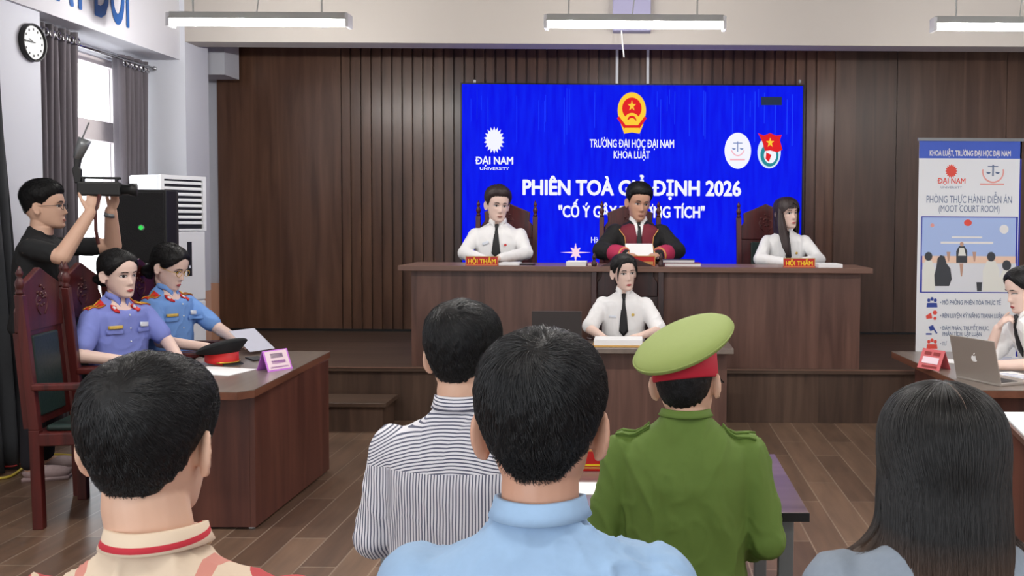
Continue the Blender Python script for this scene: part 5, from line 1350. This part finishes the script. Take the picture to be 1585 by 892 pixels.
def btext(s, xa, xb, yb, yc, mt, bold=.01, lvl=2):
    a, b_, c = px2(xa, yb), px2(xb, yb), px2(xa, yc); return lettering('lettering', s, (a[0], 0, a[1]), (1, 0, 0), (0, 0, 1), b_[0] - a[0], c[1] - a[1], mt, ban, bold, .0004 * lvl + .0008)
mat('banner_blue', (64, 98, 206), 0.5); mat('banner_text', (96, 116, 150), 0.6); mat('banner_red', (236, 84, 70), 0.6); mat('banner_pink', (240, 168, 160), 0.6); mat('photo_blue', (176, 200, 246), 0.6)
mat('photo_warm', (248, 214, 190), 0.6); mat('photo_floor', (228, 232, 238), 0.6); mat('photo_grey', (62, 66, 72), 0.6); mat('photo_cream', (236, 238, 230), 0.6); mat('icon_blue', (50, 74, 160), 0.6); mat('edge_blue', (30, 44, 170), .6); mat('skin_print', (200, 160, 140), .6)
brect('header', 1423, 217, 1582, 246, 'banner_blue')
brect('edge_line', 1579.5, 217, 1582.5, 600, 'edge_blue')
btext('KHOA LUẬT, TRƯỜNG ĐẠI HỌC ĐẠI NAM', 1439, 1564, 241, 233, 'paper', .03)
btext('ĐẠI NAM', 1451, 1494, 284, 276, 'banner_red', .02); btext('UNIVERSITY', 1456, 1489, 291.5, 288.5, 'banner_text', .0)
bpoly('sun_mark', star(1472.5, 265, 9.5, 11, .74, 16), 'banner_red', 2)
for s in (-1, 1):
    L = ell(1537, 266, 15, 15, 14, PI * 1.5, PI * (1.5 + s * .62)); L2 = ell(1537, 266, 17, 17.5, 14, PI * 1.5, PI * (1.5 + s * .62)); bpoly('laurel', L + L2[::-1], 'banner_pink', 2)
    bpoly('scale_pan', ell(1537 + s * 7, 266, 3.5, 3.5, 12, PI, 2 * PI), 'banner_text', 2)
brect('scale_post', 1536, 255, 1538, 273, 'banner_text', 2); brect('scale_beam', 1529, 257, 1545, 258.5, 'banner_text', 3); 
brect('seal_caption', 1517, 284, 1554, 286.5, 'banner_pink', 2)
btext('PHÒNG THỰC HÀNH DIỄN ÁN', 1434, 1566, 314, 303, 'banner_text', .0)
btext('(MOOT COURT ROOM)', 1453, 1547, 328, 318, 'banner_text', .0)
ph = brect('photo_frame', 1426, 335, 1573, 454, 'edge_blue', 2)
brect('photo_wall', 1427.5, 336.5, 1571.5, 397, 'photo_blue', 3, ph); brect('photo_glow', 1427.5, 396, 1571.5, 408, 'photo_warm', 3, ph); brect('photo_floor', 1427.5, 407, 1571.5, 452.5, 'photo_floor', 3, ph)
bpoly('photo_emblem', ell(1498, 345, 6, 5), 'banner_red', 4, ph); bpoly('photo_seal', ell(1554, 355, 7, 7), 'paper', 4, ph); bpoly('photo_mark', ell(1443, 349, 3, 3), 'banner_pink', 4, ph)
brect('photo_caption', 1473, 366, 1520, 369, 'paper', 4, ph); brect('photo_caption', 1456, 374, 1537, 378, 'paper', 4, ph)
def fig(cx, yt, w_, h_, body, head, hr=5, hm='photo_grey'):
    bpoly('photo_figure', [(cx - w_ * .25, yt + hr * 2), (cx + w_ * .25, yt + hr * 2), (cx + w_ * .5, yt + hr * 2 + h_ * .25), (cx + w_ * .5, yt + h_), (cx - w_ * .5, yt + h_), (cx - w_ * .5, yt + hr * 2 + h_ * .25)], body, 4, ph); bpoly('photo_head', ell(cx, yt + hr, hr, hr * 1.15, 16), hm, 5, ph)
fig(1437, 391, 20, 60, 'photo_cream', 0, 6); fig(1534, 391, 26, 60, 'photo_cream', 0, 6.5); fig(1558, 404, 22, 48, 'photo_cream', 0, 7)
bpoly('photo_figure', [(1451, 400), (1456, 395), (1462, 397), (1465, 408), (1471, 416), (1473, 432), (1469, 443), (1447, 443), (1446, 426), (1449, 414)], 'photo_grey', 5, ph)
fig(1488.5, 375, 17, 32, 'photo_grey', 0, 3, 'skin_print'); bpoly('photo_shirt', [(1485, 384), (1492, 384), (1495, 396), (1483, 396)], 'photo_cream', 6, ph)
for cx in (1468, 1508, 1488): bpoly('photo_chair', [(cx - 3, 390 if cx != 1488 else 408), (cx + 3, 390 if cx != 1488 else 408), (cx + 1, 405 if cx != 1488 else 428), (cx - 1, 405 if cx != 1488 else 428)], 'skin_print', 6, ph)
bpoly('photo_cup', [(1511, 437), (1520, 437), (1519, 451), (1512, 451)], 'photo_grey', 6, ph)
for cy, mt in ((468, 'icon_blue'), (488, 'banner_red'), (511, 'icon_blue'), (532, 'banner_red')):
    if cy in (468, 532):
        ic = bpoly('icon', [(1434, cy + 8), (1451, cy + 8), (1450, cy + 1), (1435, cy + 1)], mt, 2)
        for k in (-5, 0, 5): bpoly('icon_head', ell(1442.5 + k, cy - 3 - (2 if k == 0 else 0), 2.5, 3, 10), mt, 3, ic)
    elif cy == 488:
        ic = bpoly('icon', [(1433, 489), (1441, 484), (1443, 493), (1434, 494)], mt, 2); bpoly('icon_dot', ell(1447, 484, 3.5, 3.5, 10), mt, 3, ic); bpoly('icon_dot', ell(1447, 493, 2.5, 2.5, 10), mt, 3, ic)
    else:
        ic = bpoly('icon', [(1437, 506), (1444, 503), (1447, 510), (1440, 513)], mt, 2); bpoly('icon_handle', [(1444, 509), (1446, 508), (1451, 516), (1449, 517)], mt, 3, ic); bpoly('icon_base', [(1433, 516), (1442, 516), (1442, 518.5), (1433, 518.5)], mt, 3, ic)
btext('• MÔ PHỎNG PHIÊN TÒA THỰC TẾ', 1455, 1549, 471.5, 465, 'banner_text', .01)
btext('• RÈN LUYỆN KỸ NĂNG TRANH LUẬN', 1455, 1553, 492, 485.5, 'banner_text', .01)
btext('• ĐÀM PHÁN, THUYẾT PHỤC,', 1455, 1531, 511, 505, 'banner_text', .01)
btext('PHÂN TÍCH, LẬP LUẬN', 1459, 1519, 520, 514, 'banner_text', .01)
btext('• TƯ', 1455, 1465, 535, 529, 'banner_text', .01)

# cables on the floor
def cable(name, pts, r_, mt, label):
    P_ = [Vector(p) for p in pts]; P_ = [P_[0] * 2 - P_[1]] + P_ + [P_[-1] * 2 - P_[-2]]; q = []
    for i in range(1, len(P_) - 2):
        for k in range(8):
            t_ = k / 8; a_, b_, c_, d_ = P_[i - 1], P_[i], P_[i + 1], P_[i + 2]
            q.append(.5 * ((2 * b_) + (c_ - a_) * t_ + (2 * a_ - 5 * b_ + 4 * c_ - d_) * t_ ** 2 + (3 * b_ - a_ - 3 * c_ + d_) * t_ ** 3))
    q.append(P_[-2]); return tag(MB().tube(q, r_, 8).build(name, mt, None, True), label, 'cable')
def fl(*ps, z=.01): return [tuple(atz(px, py, z)) for px, py in ps]
cable('extension_cable', fl((-20, 742), (15, 738), (40, 722), (60, 716), (110, 712), (150, 716), z=.008), .008, 'cable_yellow', 'yellow cable curling on the floor at far left under the empty chair')
cable('extension_cable', fl((-10, 712), (12, 709), (30, 712), (50, 706), (85, 704), (120, 706), z=.008), .008, 'cable_yellow', 'yellow cable lying along the foot of the dark curtain')
cable('power_cable', fl((-10, 728), (20, 716), (48, 712), (80, 716), (118, 706), z=.022), .006, 'cable_black', 'black cable tangled with the yellow ones at far left')
cable('signal_cable', fl((-10, 722), (20, 722), (38, 716), (48, 720), z=.03), .005, 'cable_red', 'short dark red cable in the tangle at far left')
pz = atz(40, 711, .0)
tag(MB().box(-.06, .06, -.03, .03, 0, .03).build('power_strip', 'plastic_white', None, bevel=.005), 'small white power strip at the foot of the dark curtain', 'power strip').location = (pz.x - .06, pz.y + .05, 0)
